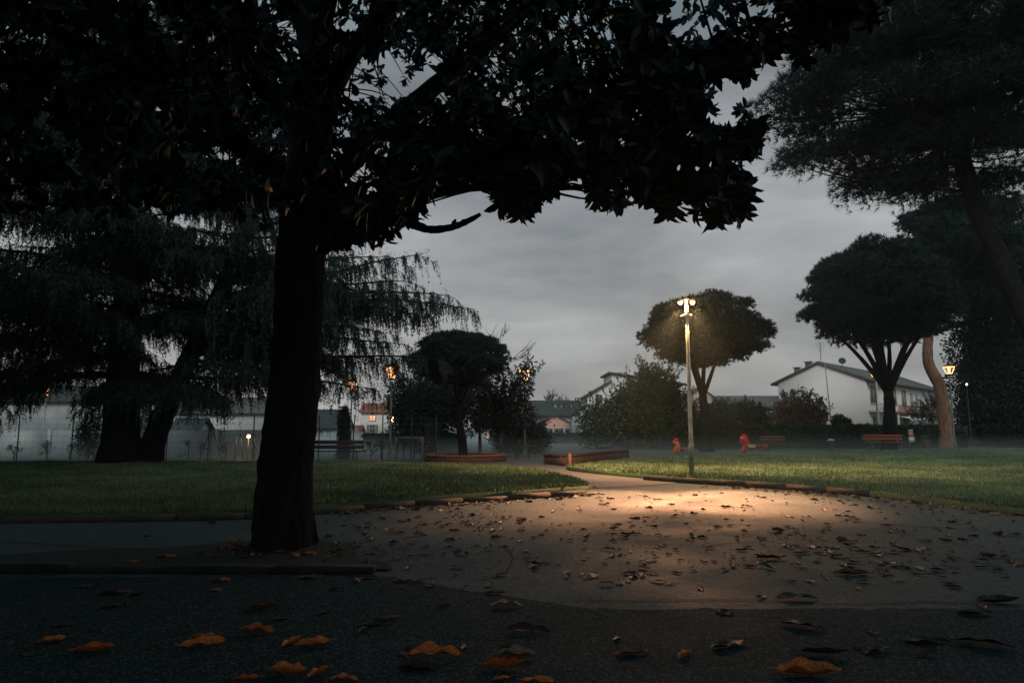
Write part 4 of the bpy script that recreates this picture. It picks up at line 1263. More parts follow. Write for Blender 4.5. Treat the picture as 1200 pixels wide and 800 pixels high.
def lantern(label, u, Y, top_v, power, z0=LZ, pole='pole_green', r=.05, lit='lamp_glow', size=.86):
    b = gbase(u, Y, z0)
    H = px_z(top_v, Y)
    root = thing('street_lamp', label, 'lamp', b, 'lantern lamps in the park')
    k = .62 * size
    mb = MB(); hp = H - k - .12
    mb.lathe(b - [0, 0, .05], [(r * 1.9, 0), (r * 1.9, .35), (r * 1.5, .42), (r * 1.15, .9), (r, 1.0), (r * .85, hp - z0 - .1), (r * .85, hp - z0)], 14)
    mb.build('pole', M[pole], root, smooth=False)
    c = np.array([b[0], b[1], hp])
    mb = MB(); mb.lathe(c, [(r * .8, 0.0), (.10, .02), (.13, .06), (.05, .09), (.05, .115)], 14)
    mb.build('lamp_neck', M['iron'], root)
    # four-sided lantern: wider at the top
    z1, z2 = hp + .12, hp + .12 + k * .78
    a, d = .13 * size, .26 * size
    cor0 = [np.array([b[0] + sx * a, b[1] + sy * a, z1]) for sx, sy in ((-1, -1), (1, -1), (1, 1), (-1, 1))]
    cor1 = [np.array([b[0] + sx * d, b[1] + sy * d, z2]) for sx, sy in ((-1, -1), (1, -1), (1, 1), (-1, 1))]
    fm = MB()
    for p, q in zip(cor0, cor1):
        fm.tube([p, q], .022 * size, 5)
    for ring in (cor0, cor1):
        for i in range(4):
            fm.tube([ring[i], ring[(i + 1) % 4]], .022 * size, 5)
    fo = fm.build('lantern_frame', M['lamp_glow'] if lit else M['iron'], root)
    cap = MB(); cz = z2 + .02
    cap.lathe((b[0], b[1], cz), [(d * 1.35, 0), (d * 1.3, .03), (d * .7, .12), (d * .2, .2), (.02, .26)], 16)
    cap.build('lamp_cap', M['iron'], root)
    bl = MB(); bl.lathe((b[0], b[1], z1 + .0), [(.03, 0), (.03, .1), (.055, .16), (.07, .24), (.055, .32), (.02, .38)], 12)
    bl.build('bulb', M['lamp_glow'], root, smooth=True)
    if power:
        o = light('lamp_light', (b[0], b[1], z1 + .5 * (z2 - z1) + .05), power, root, .05)
        sl = bpy.data.lights.new('lamp_light', 'SPOT'); sl.energy = power; sl.color = SOD; sl.shadow_soft_size = .05
        sl.spot_size = math.radians(150); sl.spot_blend = .7
        o.data = sl
    return root

lantern('lit lantern on a green post beside the rough orange lit pine trunk at right', 1117.5, 43.3, 428, 1500)
lantern('lit lantern on a pale post left of centre, its head behind a hanging cedar branch', 457.5, 29.5, 428, 230, z0=0, pole='pole_grey')
lantern('lit lantern partly hidden by cedar twigs above the ivy wrapped trunk', 411, 40, 446, 90, z0=0, pole='pole_grey')
lantern('glowing lamp wrapped in the leaves of the loose tree, right of the small stone pine', 615, 31, 432, 120, z0=0, pole='pole_green')
lantern('lit lamp seen through the forked limbs of the tall pine before the white house', 1029, 46, 432, 160, z0=0, pole='pole_grey')
lantern('distant orange lamp glowing through the cedar at far left', 51, 52, 455, 60, z0=0, pole='pole_grey')

def globe(name, label, u, v, Y, r, power, cat='lamp', pole_r=.03):
    b = gbase(u, Y); z = px_z(v, Y)
    root = thing(name, label, cat, b)
    mb = MB(); mb.lathe(b - [0, 0, .05], [(pole_r * 2, 0), (pole_r * 2, .06), (pole_r, .09), (pole_r, z - r * .6)], 10); mb.build('pole', M['iron'], root)
    mb = MB(); mb.lathe((b[0], b[1], z - r), [(r * .35, 0), (r * .8, r * .35), (r, r), (r * .8, r * 1.6), (r * .3, r * 1.95)], 14); mb.build('globe', M['lamp_dim'], root, smooth=True)
    mb = MB(); mb.lathe((b[0], b[1], z + r * .96), [(r * 1.2, 0), (r * .6, r * .35), (r * .1, r * .55)], 14); mb.build('lamp_cap', M['iron'], root)
    if power: light('lamp_light', (b[0], b[1] - r * 1.6, z), power, root, .04)
    return root
globe('garden_light', 'low garden light glowing orange in the mist left of the magnolia trunk', 292, 511, 28.2, .075, 16, pole_r=.018)
globe('street_lamp', 'small round lamp glowing against the white house, low on the pale lamp post', 459.5, 491, 60, .22, 25)
globe('street_lamp', 'tiny distant light among the dark evergreens right of the lit lantern', 1137, 450.5, 42, .06, 0, pole_r=.02)

# two headed lamp in the centre
b = gp(811, 556.5, LZ); b[2] = LZ
lamp = thing('street_lamp', 'tall two headed lit lamp post with peeling pale paint at the lawn kerb', 'lamp', b)
H = 4.55
mb = MB(); mb.lathe(b - [0, 0, .05], [(.066, 0), (.066, .75), (.062, .80), (.054, .86), (.050, 2.2), (.045, 3.4), (.040, 4.05)], 16)
mb.build('pole', M['pole'], lamp)
c = np.array([b[0], b[1], 4.02 + LZ])
mb = MB(); mb.lathe(c, [(.042, -.10), (.06, -.08), (.07, -.02), (.13, .0), (.132, .018), (.04, .026)], 20); mb.build('collar', M['white_metal'], lamp)
mb = MB(); mb.lathe(c + [0, 0, .03], [(.038, 0), (.032, .36), (.03, .42), (.012, .45)], 12); mb.build('stem', M['white_metal'], lamp)
mb = MB(); mb.tube([c + [-.145, 0, .405], c + [-.06, 0, .43], c + [.06, 0, .43], c + [.145, 0, .405]], .014, 8); mb.build('crossarm', M['white_metal'], lamp)
for s in (-1, 1):
    q = c + np.array([s * .155, 0, .36])
    mb = MB(); mb.lathe(q, [(.070, .0), (.072, .015), (.058, .05), (.03, .075), (.012, .085)], 16); hd = mb.build('lamp_head', M['white_metal'], lamp)
    mb = MB(); mb.lathe(q + [0, 0, -.062], [(.02, 0), (.046, .018), (.060, .042), (.064, .06)], 16); mb.build('lens', M['lamp_hot'], hd, smooth=True)
    light('lamp_light', q + [s * .02, 0, -.14], 220, lamp, .05, (1.0, .45, .18))
    o = light('lamp_light', q + [s * .02, 0, -.15], 1, lamp, .05)
    sl = bpy.data.lights.new('lamp_light', 'SPOT'); sl.energy = 1000; sl.color = (1.0, .48, .20); sl.shadow_soft_size = .05
    sl.spot_size = math.radians(165); sl.spot_blend = 1.0
    o.data = sl
    sl = bpy.data.lights.new('lamp_flood', 'SPOT'); sl.energy = 8800; sl.color = (1.0, .45, .22); sl.shadow_soft_size = .06
    sl.spot_size = math.radians(33); sl.spot_blend = 1.0
    fo = bpy.data.objects.new('lamp_flood', sl); COL.objects.link(fo); fo.parent = lamp
    src = q + [s * .03, -.02, -.16]
    fo.location = src - np.array(lamp.location)
    aim = Vector(np.array([1.3, 12.4, 0]) if s < 0 else np.array([4.3, 12.6, 0])) - Vector(src)
    fo.rotation_euler = aim.to_track_quat('-Z', 'Y').to_euler()
    sl = bpy.data.lights.new('lamp_flood', 'SPOT'); sl.energy = 2500; sl.color = (1.0, .55, .24); sl.shadow_soft_size = .06
    sl.spot_size = math.radians(84); sl.spot_blend = 1.0
    fo = bpy.data.objects.new('lamp_flood', sl); COL.objects.link(fo); fo.parent = lamp
    fo.location = src - np.array(lamp.location)
    aim = Vector(np.array([2.4, 19.5, 0]) if s < 0 else np.array([8.2, 18.2, 0])) - Vector(src)
    fo.rotation_euler = aim.to_track_quat('-Z', 'Y').to_euler()

# ------------------------------------------------------------------ benches
def bench(label, u0, u1, Y, z0, slat, legm, rz=0.0, seat_h=.44, back_h=.84, flip=False):
    x0, x1 = px_x(u0, Y), px_x(u1, Y)
    W = x1 - x0; cx = (x0 + x1) / 2
    root = thing('park_bench', label, 'bench', (cx, Y, z0), 'park benches')
    f = Frame((cx, Y), (math.cos(rz), math.sin(rz)))
    sg = 1 if not flip else -1
    mb = MB()
    for k in range(3):
        mb.box(f.p(0, sg * (-.20 + .15 * k), z0 + seat_h), (W, .125, .036), f.rz)
    mb.build('seat', M[slat], root)
    mb = MB()
    for k, (z, t) in enumerate(((seat_h + .17, .24), (seat_h + .34, .275))):
        mb.box(f.p(0, sg * t, z0 + z), (W, .034, .135), f.rz, tilt=-.16 * sg)
    mb.build('backrest', M[slat], root)
    for s in (-.36, .36):
        mb = MB()
        mb.tube([f.p(s * W, -sg * .22, z0 - .02), f.p(s * W, -sg * .20, z0 + seat_h * .6), f.p(s * W, -sg * .21, z0 + seat_h - .02)], .024, 8)
        mb.tube([f.p(s * W, sg * .19, z0 - .02), f.p(s * W, sg * .165, z0 + seat_h * .7), f.p(s * W, sg * .21, z0 + seat_h + .1), f.p(s * W, sg * .305, z0 + seat_h + .42)], .024, 8)
        mb.tube([f.p(s * W, -sg * .23, z0 + seat_h - .035), f.p(s * W, sg * .18, z0 + seat_h - .035)], .02, 8)
        mb.build('leg', M[legm], root)
    return root
bench('dark slatted park bench on the left lawn beside the magnolia trunk', 352, 430, 25.5, LZ - .1, 'bench_dark', 'concrete', flip=True, seat_h=.42)
bench('red brown slatted bench under the tall pine in front of the hedge', 1009, 1056, 37.6, LZ - .02, 'bench_red', 'concrete')
bench('brown bench half hidden in mist behind the red spring rider', 890, 919, 39.5, .0, 'bench_brown', 'iron')

# ------------------------------------------------------------------ brick planter and low brick wall
def arc_wall(name, label, pts, h, th, mat, cap, cat, closed=False, capw=.06):
    c = catmull(pts, 8)
    root = thing(name, label, cat, (c[:, 0].mean(), c[:, 1].mean(), 0))
    def band(z0, z1, w):
        mb = MB(); n = len(c)
        d = np.gradient(c, axis=0); d = unit(d); nn = np.stack([-d[:, 1], d[:, 0]], 1)
        A, B = c + nn * w / 2, c - nn * w / 2
        V = np.concatenate([np.c_[A, np.full(n, z0)], np.c_[A, np.full(n, z1)], np.c_[B, np.full(n, z1)], np.c_[B, np.full(n, z0)]])
        i = np.arange(n - 1)
        for q in range(4):
            a, b_ = q * n, ((q + 1) % 4) * n
            mb.bulk(V if q == 0 else np.zeros((0, 3)), (np.stack([i + a, i + b_, i + 1 + b_, i + 1 + a], 1) if q == 0 else np.stack([i + a, i + b_, i + 1 + b_, i + 1 + a], 1) - mb.n + 0), 4) if False else None
        mb.v.append(V)
        for q in range(4):
            a, b_ = q * n, ((q + 1) % 4) * n
            L = np.stack([i + a, i + b_, i + 1 + b_, i + 1 + a], 1)
            mb.l.append(L.astype(np.int32).ravel()); mb.c.append(np.full(len(L), 4, np.int32))
        mb.n = len(V)
        for e in (0, n - 1):
            mb.l.append(np.array([e, e + n, e + 2 * n, e + 3 * n], np.int32)); mb.c.append(np.array([4], np.int32))
        return mb
    band(-.05, h - .062, th).build('brick_courses', M[mat], root)
    # coping of single bricks laid on edge
    mb = MB()
    seg = np.concatenate([[0], np.cumsum(np.linalg.norm(np.diff(c, axis=0), axis=1))])
    for s in np.arange(.06, seg[-1] - .05, .125):
        x, y = np.interp(s, seg, c[:, 0]), np.interp(s, seg, c[:, 1])
        x2, y2 = np.interp(s + .02, seg, c[:, 0]), np.interp(s + .02, seg, c[:, 1])
        mb.box((x, y, h - .03 + RNG.normal(0, .003)), (.112, th + capw, .06), math.atan2(y2 - y, x2 - x) + RNG.normal(0, .02))
    mb.build('coping', M[cap], root)
    return root
cxp, cyp, rp = px_x(546, 27.2), 27.2, 1.5
arc_wall('brick_planter', 'round low brick planter ring under the small stone pine', [(cxp + rp * math.cos(a), cyp + rp * math.sin(a)) for a in np.linspace(-PI, PI, 22)], .27, .22, 'brick_dark', 'brick_cap', 'planter')
ga, gb_, gc, gd = gp(640, 543.5, 0), gp(668, 545, 0), gp(700, 540, 0), gp(734, 536.5, 0)
arc_wall('brick_wall', 'curved low brick wall where the path bends, right of the round planter', [ga[:2], gb_[:2] + [0, .1], gc[:2], gd[:2]], .36, .25, 'brick_dark', 'brick_dark', 'wall')
b = gp(667.5, 546.2, 0); b[2] = 0
mb = MB(); mb.lathe(b - [0, 0, .05], [(.062, 0), (.062, .44), (.05, .47), (.02, .485)], 12)
tag(mb.build('wooden_post', M['wood_post'], smooth=False), 'short pinkish wooden post at the end of the curved low brick wall', 'post')

# ------------------------------------------------------------------ spring riders
def coil(mb, c, r, h, turns, w):
    t = np.linspace(0, 1, turns * 14)
    mb.tube(np.c_[c[0] + r * np.cos(t * turns * 2 * PI), c[1] + r * np.sin(t * turns * 2 * PI), c[2] + h * t], w, 6)

Y = 34.0
b = gbase(797, Y, LZ)
S_ = Y / F
rid = thing('spring_rider', 'orange rooster shaped spring rider standing in the mist left of the lamp post', 'spring rider', b, 'playground spring riders')
def pxpoly(pts, Y):
    return [(px_x(u, Y) - b[0], px_z(v, Y) - b[2]) for u, v in pts]
body = pxpoly([(786.5, 529), (787, 524.5), (790, 521), (787.5, 518.5), (785.8, 516.8), (787.8, 515.6), (787.2, 513.2), (789, 514.2), (789.8, 512.4), (791, 514), (792.6, 513.4), (792.4, 516), (794.2, 519.5), (795.5, 524), (795, 528.5), (791.5, 530.2), (788.5, 530.2)], Y)
tail = pxpoly([(803, 525.5), (804.2, 521), (806.5, 518.6), (808.6, 517.4), (808.8, 522), (807.8, 526.5), (806, 529.6), (804.6, 528)], Y)
comb = pxpoly([(787.2, 513.6), (789, 514.4), (789.8, 512.0), (791, 514.0), (793, 513.0), (792.6, 516.4), (789.6, 517.2), (788, 516)], Y)
for nm, poly, m_, th in (('body_panel', body, 'orange', .05), ('tail_panel', tail, 'orange', .05), ('comb', comb, 'red', .058)):
    mb = MB(); mb.prism(poly, b, (1, 0, 0), (0, 0, 1), th); mb.build(nm, M[m_], rid)
mb = MB(); mb.box(b + [.13, 0, px_z(524.3, Y) - b[2]], (.36, .26, .04)); mb.build('seat', M['wood_post'], rid)
mb = MB(); mb.tube([b + [-.2, -.2, px_z(519.5, Y) - b[2]], b + [-.2, .2, px_z(519.5, Y) - b[2]]], .016, 8); mb.build('handle', M['iron'], rid)
mb = MB(); coil(mb, b + [.07, 0, .0], .075, px_z(525.2, Y) - b[2], 6, .014); mb.build('spring', M['darkred'], rid, smooth=True)

Y = 36.0
b = gbase(880, Y, LZ - .04)
rid = thing('spring_rider', 'red spring rider with big rounded head panel and pale seat in the mist', 'spring rider', b, 'playground spring riders')
head = pxpoly([(864.5, 520), (864.2, 513), (865.4, 510), (868, 508), (870.6, 508.2), (873, 510.5), (874.6, 515), (875.6, 519), (874, 520.4)], Y)
foot = pxpoly([(868, 520.8), (872, 520.8), (871, 525.5), (869.2, 529), (866.2, 528.6), (865.2, 526.5), (866.6, 524)], Y)
tail = pxpoly([(889, 519.6), (893.4, 519.4), (895.4, 520.4), (896, 527.2), (894.4, 527.8), (891.8, 524)], Y)
plank = pxpoly([(871, 520.9), (889.4, 519.9), (889.6, 522), (884, 523.6), (874, 523.4)], Y)
for nm, poly, m_, th in (('head_panel', head, 'red', .05), ('foot_panel', foot, 'red', .05), ('tail_panel', tail, 'darkred', .05), ('side_plank', plank, 'darkred', .30)):
    mb = MB(); mb.prism(poly, b, (1, 0, 0), (0, 0, 1), th); mb.build(nm, M[m_], rid)
mb = MB(); mb.box(b + [-.06, -.18, px_z(522.6, Y) - b[2]], (.40, .05, .12)); mb.box(b + [-.06, 0, px_z(520.4, Y) - b[2]], (.44, .33, .035)); mb.build('seat', M['yellow'], rid)
mb = MB(); mb.lathe(b + [-.52, -.028, px_z(512.5, Y) - b[2] - .03], [(.03, 0), (.045, .03), (.03, .06)], 10); mb.build('eye', M['sign_white'], rid)
mb = MB(); mb.tube([b + [-.44, -.22, px_z(514.5, Y) - b[2]], b + [-.44, .22, px_z(514.5, Y) - b[2]]], .018, 8); mb.build('handle', M['iron'], rid)
mb = MB(); coil(mb, b + [-.03, 0, .0], .10, px_z(523.4, Y) - b[2], 5, .016); mb.build('spring', M['spring'], rid, smooth=True)

# small goal
GY = 28.2
g = thing('football_goal', 'small pale metal goal frame standing in the mist left of the small stone pine', 'goal', gbase(481, GY))
zt = px_z(512.5, GY)
for u in (464.5, 496.5):
    x = px_x(u, GY); mb = MB(); mb.tube([(x, GY, -.03), (x, GY, zt - .035)], .028, 8)
    mb.build('goal_post', M['pole_grey'], g)
    mb = MB(); mb.box((x + (.04 if u < 480 else -.04), GY - .034, zt - .10), (.13, .02, .13)); mb.build('corner_plate', M['pole_grey'], g)
mb = MB(); mb.tube([(px_x(463.5, GY), GY, zt), (px_x(497.5, GY), GY, zt)], .028, 8); mb.build('crossbar', M['pole_grey'], g)

# boards, bins, pole
Y = 41.5
x = px_x(1063, Y)
sg = thing('notice_board', 'small board with a pinkish top and white lower panel in front of the hedge', 'notice board', (x, Y, 0))
mb = MB(); mb.box((x, Y, px_z(508, Y) - .02), (.27, .05, .36)); mb.build('upper_panel', M['sign_pink'], sg)
mb = MB(); mb.box((x + .03, Y, px_z(514.5, Y)), (.33, .05, .28)); mb.build('lower_panel', M['sign_white'], sg)
mb = MB(); mb.box((x, Y, px_z(503.8, Y)), (.24, .09, .06)); mb.build('top_cap', M['sign_white'], sg)
for s in (-.09, .09):
    mb = MB(); mb.tube([(x + s, Y + .05, -.05), (x + s, Y + .05, px_z(505, Y))], .02, 6); mb.build('post', M['fence_post'], sg)
Y = 40.5
x = px_x(1079.5, Y)
bn = thing('litter_bin', 'brown litter bin with a dark lid left of the orange lit pine trunk', 'bin', (x, Y, 0))
mb = MB(); mb.lathe((x, Y, .12), [(.17, 0), (.19, .05), (.21, .45), (.215, .5), (.20, .505)], 18)
mb.build('drum', M['bin'], bn)
mb = MB(); mb.lathe((x, Y, .72), [(.24, 0), (.24, .03), (.15, .10), (.03, .13)], 18); mb.build('lid', M['iron'], bn)
for s in (-.225, .225):
    mb = MB(); mb.tube([(x + s, Y, -.03), (x + s, Y, .745)], .018, 6); mb.build('post', M['bin'], bn)
Y = 40
x = px_x(970, Y)
bn = thing('litter_bin', 'slim grey bin with pale domed lid, left of the red brown bench', 'bin', (x, Y, 0))
mb = MB(); mb.lathe((x, Y, -.02), [(.13, 0), (.15, .04), (.155, .55), (.16, .56)], 18); mb.build('drum', M['fence_post'], bn)
mb = MB(); mb.lathe((x, Y, .56), [(.185, 0), (.19, .03), (.15, .08), (.04, .11)], 18); mb.build('lid', M['sign_white'], bn)
Y = 58
p0, p1 = at(975.5, 505, Y), at(966.8, 427, Y)
p0[2] = 0
mb = MB(); mb.tube([p0, (p0 + p1) / 2, p1], [.07, .055, .035], 8); mb.lathe(p1 - [0, 0, .01], [(.035, 0), (.06, .03), (.05, .09), (.01, .12)], 8)
fp = thing('leaning_pole', 'thin leaning grey pole in front of the blank white gable', 'pole', p0)
mb.build('pole', M['pole_grey'], fp)
mb = MB(); cc2 = at(974.3, 488.5, Y); mb.tube([cc2 - [.2, 0, 0], cc2 + [.2, 0, 0]], .03, 6); mb.build('bracket', M['red_frame'], fp)
for s in (-.22, .22):
    mb = MB(); mb.lathe(cc2 + [s, -.06, -.06], [(.05, 0), (.07, .05), (.05, .12)], 8); mb.build('lamp_globe', M['frame'], fp)

# ------------------------------------------------------------------ fallen leaves
def leaf_mesh(seed, curl, twist, wid, cup):
    """one dry magnolia leaf, unit length, with stalk; curled and cupped"""
    r = np.random.default_rng(seed)
    nu, nv = 13, 6
    V = np.zeros((nu, nv, 3))
    ph = r.uniform(0, 6)
    for i in range(nu):
        t = i / (nu - 1)
        w = wid * (math.sin(PI * min(1, t * .98 + .01) ** .82) ** .75) * (1 - .25 * t)
        for j in range(nv):
            s = (j / (nv - 1) - .5) * 2
            ed = (.06 * math.sin(7 * t + ph + s * 2) + .07 * math.sin(15 * t + 2 * ph - s)) * abs(s)
            x = t - .5
            y = s * w * .5 * (1 + .16 * math.sin(11 * t + ph * 3 + s * 3) * abs(s))
            z = cup * (abs(s) ** 1.4) * w + ed * .5
            a = curl * (t - .45)
            z += .5 * curl * (t - .45) ** 2 * (1.6 if t > .45 else .8)
            tw = twist * (t - .5)
            y, z0_ = y * math.cos(tw) - (z - 0) * math.sin(tw) * .6, z
            z = z0_ + s * w * .5 * math.sin(tw)
            V[i, j] = (x + .02 * math.sin(ph + 5 * t) * s, y, z)
    V[..., 2] -= V[..., 2].min()
    mb = MB()
    i = np.arange(nu - 1)[:, None] * nv; j = np.arange(nv - 1)[None, :]
    L = np.stack([i + j, i + j + 1, i + nv + j + 1, i + nv + j], -1).reshape(-1, 4)
    mb.bulk(V.reshape(-1, 3), L, 4)
    b0 = V[0].mean(0)
    mb.tube([b0 + [.03, 0, 0], b0 + [-.06, .01, .012], b0 + [-.14, .03, .008]], [.012, .010, .009], 5)
    # midrib
    mid = (V[:, 2] + V[:, 3]) / 2 + [0, 0, .006]
    mb.tube(mid, np.linspace(.011, .004, nu), 4)
    return mb
LM = {}
specs = [(7, .1, .15, .50, .18), (8, .3, -.3, .34, .35), (9, -.15, -.7, .40, .2), (10, .15, .5, .52, .4), (1, .35, .25, .42, .30), (2, .5, -.6, .40, .45), (3, .2, .8, .46, .25), (4, .75, .5, .40, .6), (5, -.25, .4, .44, .3), (6, .4, 1.2, .40, .5)]
for mk in ('leaf_orange', 'leaf_brown', 'leaf_pale', 'leaf_dark'):
    for s in specs:
        o = leaf_mesh(*s).build('fallen_leaf', M[mk], smooth=True, origin=(0, 0, 0))
        LM[(mk, s[0])] = o.data
        bpy.data.objects.remove(o)
GRP = 'fallen leaves on the ground'
def put_leaf(u, v, size, mk, kind, yaw, label, z=None, roll=0.0, pitch=0.0):
    p = gp(u, v, 0)
    o = bpy.data.objects.new('fallen_leaf', LM[(mk, kind)])
    COL.objects.link(o)
    zz = .002
    if -6.2 < p[0] < -1.0 and 6.15 < p[1] < 6.4: zz = .062
    elif -6.2 < p[0] < -1.2 and 6.4 < p[1] < 8.2: zz = .014
    o.location = (p[0], p[1], zz + abs(math.sin(roll)) * size * .18)
    o.rotation_euler = (roll, pitch, yaw)
    o.scale = (size, size, size * (.95 if mk == 'leaf_orange' or v > 700 and mk == 'leaf_pale' else .55))
    tag(o, label, 'leaf', GRP)
    return o
rl = np.random.default_rng(77)
big = [
    (66, 751, .15, 'leaf_orange', 1, .5, 'small bright orange leaf at the far left of the near asphalt'),
    (112, 763, .21, 'leaf_orange', 2, .2, 'folded orange leaf with a dark inner side, second from the left in the foreground'),
    (237, 757, .21, 'leaf_orange', 3, .5, 'broad orange leaf lower of the overlapping pair in the left foreground'),
    (243, 748, .15, 'leaf_orange', 1, .3, 'orange leaf lying on top of the broad one in the left foreground'),
    (303, 741, .20, 'leaf_orange', 5, -.2, 'slender orange leaf left of the winged orange leaf'),
    (372, 756, .19, 'leaf_orange', 6, .25, 'winged orange leaf with a long pointed tip, right of the slender one'),
    (342, 754, .13, 'leaf_orange', 4, 1.2, 'short orange leaf touching the winged one'),
    (338, 790, .20, 'leaf_orange', 4, -.3, 'curled orange leaf at the bottom edge, larger of two side by side'),
    (376, 790, .15, 'leaf_orange', 2, 1.0, 'curled orange leaf at the bottom edge, smaller of two side by side'),
    (293, 797, .13, 'leaf_orange', 1, .1, 'thin orange leaf at the very bottom left of the curled pair'),
    (405, 797, .12, 'leaf_orange', 5, -.1, 'orange leaf tip at the bottom edge right of the curled pair'),
    (512, 771, .25, 'leaf_orange', 5, .08, 'long orange brown leaf lying flat in the middle foreground'),
    (492, 783, .20, 'leaf_dark', 2, -.3, 'dark leaf under the long orange brown one'),
    (608, 769, .20, 'leaf_pale', 2, -.3, 'pale pinkish folded leaf above the brown curled one at bottom centre'),
    (592, 783, .19, 'leaf_orange', 4, -.1, 'brown orange curled leaf below the pale folded one at bottom centre'),
    (590, 797, .10, 'leaf_orange', 1, .4, 'orange leaf scrap at the bottom edge below the brown curled leaf'),
    (630, 799, .14, 'leaf_orange', 3, 0, 'thin red orange leaf on the bottom edge right of the pale folded leaf'),
    (741, 766, .19, 'leaf_brown', 2, .2, 'brown leaf with a pale edge, alone right of the bottom centre leaves'),
    (803, 768, .12, 'leaf_orange', 6, .9, 'small upright orange brown leaf right of the brown pale edged one'),
    (950, 791, .30, 'leaf_orange', 2, -.15, 'large orange leaf with a pale curled stem end in the right foreground'),
    (966, 768, .22, 'leaf_dark', 4, -.2, 'dark cupped leaf just above the large orange leaf'),
    (942, 736, .24, 'leaf_dark', 5, -.5, 'long dark leaf slanting on the shaded strip below the asphalt joint'),
    (1085, 752, .24, 'leaf_dark', 3, -.05, 'flat dark leaf right of the foreground centre, left of the long slanting one'),
    (1152, 757, .28, 'leaf_dark', 5, -.4, 'long dark leaf near the lower right corner'),
    (1026, 763, .18, 'leaf_dark', 2, .4, 'dark crumpled leaf between the cupped one and the flat one'),
    (1142, 720, .22, 'leaf_dark', 6, .1, 'dark leaf just below the asphalt joint at far right'),
    (855, 757, .24, 'leaf_dark', 1, .5, 'dark broad leaf among thin grass sprigs left of the large orange leaf'),
    (595, 711, .20, 'leaf_pale', 5, .05, 'pale flat leaf alone in the middle of the dark near asphalt'),
    (582, 695, .18, 'leaf_brown', 2, -.1, 'dim brown leaf just behind the pale flat one'),
    (442, 731, .20, 'leaf_dark', 3, .1, 'dim dark leaf left of centre on the near asphalt'),
    (620, 741, .24, 'leaf_dark', 5, -.15, 'dim long leaf right of centre on the near asphalt'),
    (133, 711, .15, 'leaf_brown', 6, .9, 'brown upright curled leaf below the kerb at left'),
    (137, 695, .22, 'leaf_brown', 3, .1, 'brown flat leaf behind the upright curled one at left'),
    (103, 688, .16, 'leaf_brown', 1, .2, 'rust brown leaf left of the brown flat one'),
    (195, 654, .16, 'leaf_orange', 3, .05, 'orange leaf lying on the kerb left of the magnolia trunk'),
    (358, 651, .20, 'leaf_orange', 3, .0, 'orange leaf on the kerb in front of the magnolia trunk'),
    (156, 668, .13, 'leaf_orange', 1, -.1, 'orange leaf below the kerb, lowest left of the magnolia trunk'),
    (259, 680, .14, 'leaf_orange', 3, .0, 'orange leaf below the kerb under the magnolia trunk'),
    (254, 692, .11, 'leaf_pale', 2, -.4, 'small pale leaf in front of the orange leaf below the kerb'),
    (310, 713, .22, 'leaf_brown', 2, .3, 'brown tented leaf on the near asphalt below the magnolia trunk'),
    (365, 677, .20, 'leaf_brown', 3, .0, 'brown leaf in the kerb shadow right of the magnolia trunk'),
    (273, 636, .14, 'leaf_orange', 1, .2, 'orange leaf in the tree pit left of the magnolia trunk'),
    (475, 681, .16, 'leaf_pale', 2, .1, 'pale curled leaf just past the rounded end of the kerb, left of a pair'),
    (494, 680, .14, 'leaf_pale', 4, .8, 'pale curled leaf just past the rounded end of the kerb, right of a pair'),
    (625, 664, .12, 'leaf_pale', 6, 1.1, 'pale standing leaf in the middle of the pavement, left of a pair'),
    (640, 660, .13, 'leaf_pale', 2, -.3, 'pale leaf in the middle of the pavement, right of a pair'),
    (590, 640, .13, 'leaf_pale', 5, .1, 'pale leaf on the pavement above the dark near strip'),
    (712, 685, .13, 'leaf_orange', 5, .0, 'small reddish leaf close above the asphalt joint'),
    (905, 655, .26, 'leaf_brown', 6, .0, 'pile of dark curled leaf under the lamp, biggest on the right pavement'),
    (940, 648, .20, 'leaf_pale', 4, .2, 'pale edged leaf among dark ones right of the lamp post'),
    (1055, 680, .12, 'leaf_pale', 1, .5, 'small pale orange leaf alone on the right pavement'),
    (935, 702, .28, 'leaf_dark', 5, .1, 'dark long leaf lying across the asphalt joint'),
    (1000, 673, .30, 'leaf_dark', 2, -.1, 'large dark leaf pair shape on the right pavement above the joint'),
    (1170, 706, .28, 'leaf_dark', 4, .1, 'dark raised leaf on the joint at the right edge'),
]
for (u, v, s, mk, kd, yaw, lab) in big:
    put_leaf(u, v, s * 1.12, mk, kd, yaw, lab, roll=rl.normal(0, .12))
def zone(u, v):
    if v > 705: return 'near'
    if u < 470: return 'left'
    if 640 < u < 930 and v < 625: return 'lamp'
    if u >= 900: return 'right'
    return 'mid'
ZL = {'near': 'dim brown leaf on the dark asphalt strip nearest the camera', 'left': 'dark dry leaf on the shaded pavement around the magnolia trunk',
      'lamp': 'curled brown leaf in the warm pool of lamp light', 'right': 'dark curled leaf on the grey pavement at right below the lawn kerb', 'mid': 'dark curled leaf on the open pavement in the middle'}
CLC = [(rl.uniform(370, 1190), 576 + 108 * rl.random() ** 1.1) for _ in range(46)]
stuff = []
tries = 0
while len(stuff) < 520 and tries < 20000:
    tries += 1
    w_ = rl.random()
    if w_ < .5:
        k_ = rl.integers(len(CLC)); u = CLC[k_][0] + rl.normal(0, 34); v = CLC[k_][1] + rl.normal(0, 5.5)
    elif w_ < .9:
        u = rl.uniform(380, 1200); v = 572 + 120 * rl.random() ** 1.35
    else:
        u = rl.uniform(0, 1200); v = rl.uniform(600, 770)
    if u > 690 and v < np.interp(u, [690, 811, 900, 1000, 1100, 1200], [560, 566, 572, 580, 591, 603]): continue
    if u < 690 and v < np.interp(u, [0, 300, 400, 500, 600, 660, 690], [613, 608, 600, 592, 586, 582, 578]): continue
    if 285 < u < 378 and v < 655: continue
    s = rl.uniform(.07, .17)
    stuff.append((u, v, s))
stuff.sort(key=lambda q: -q[1])
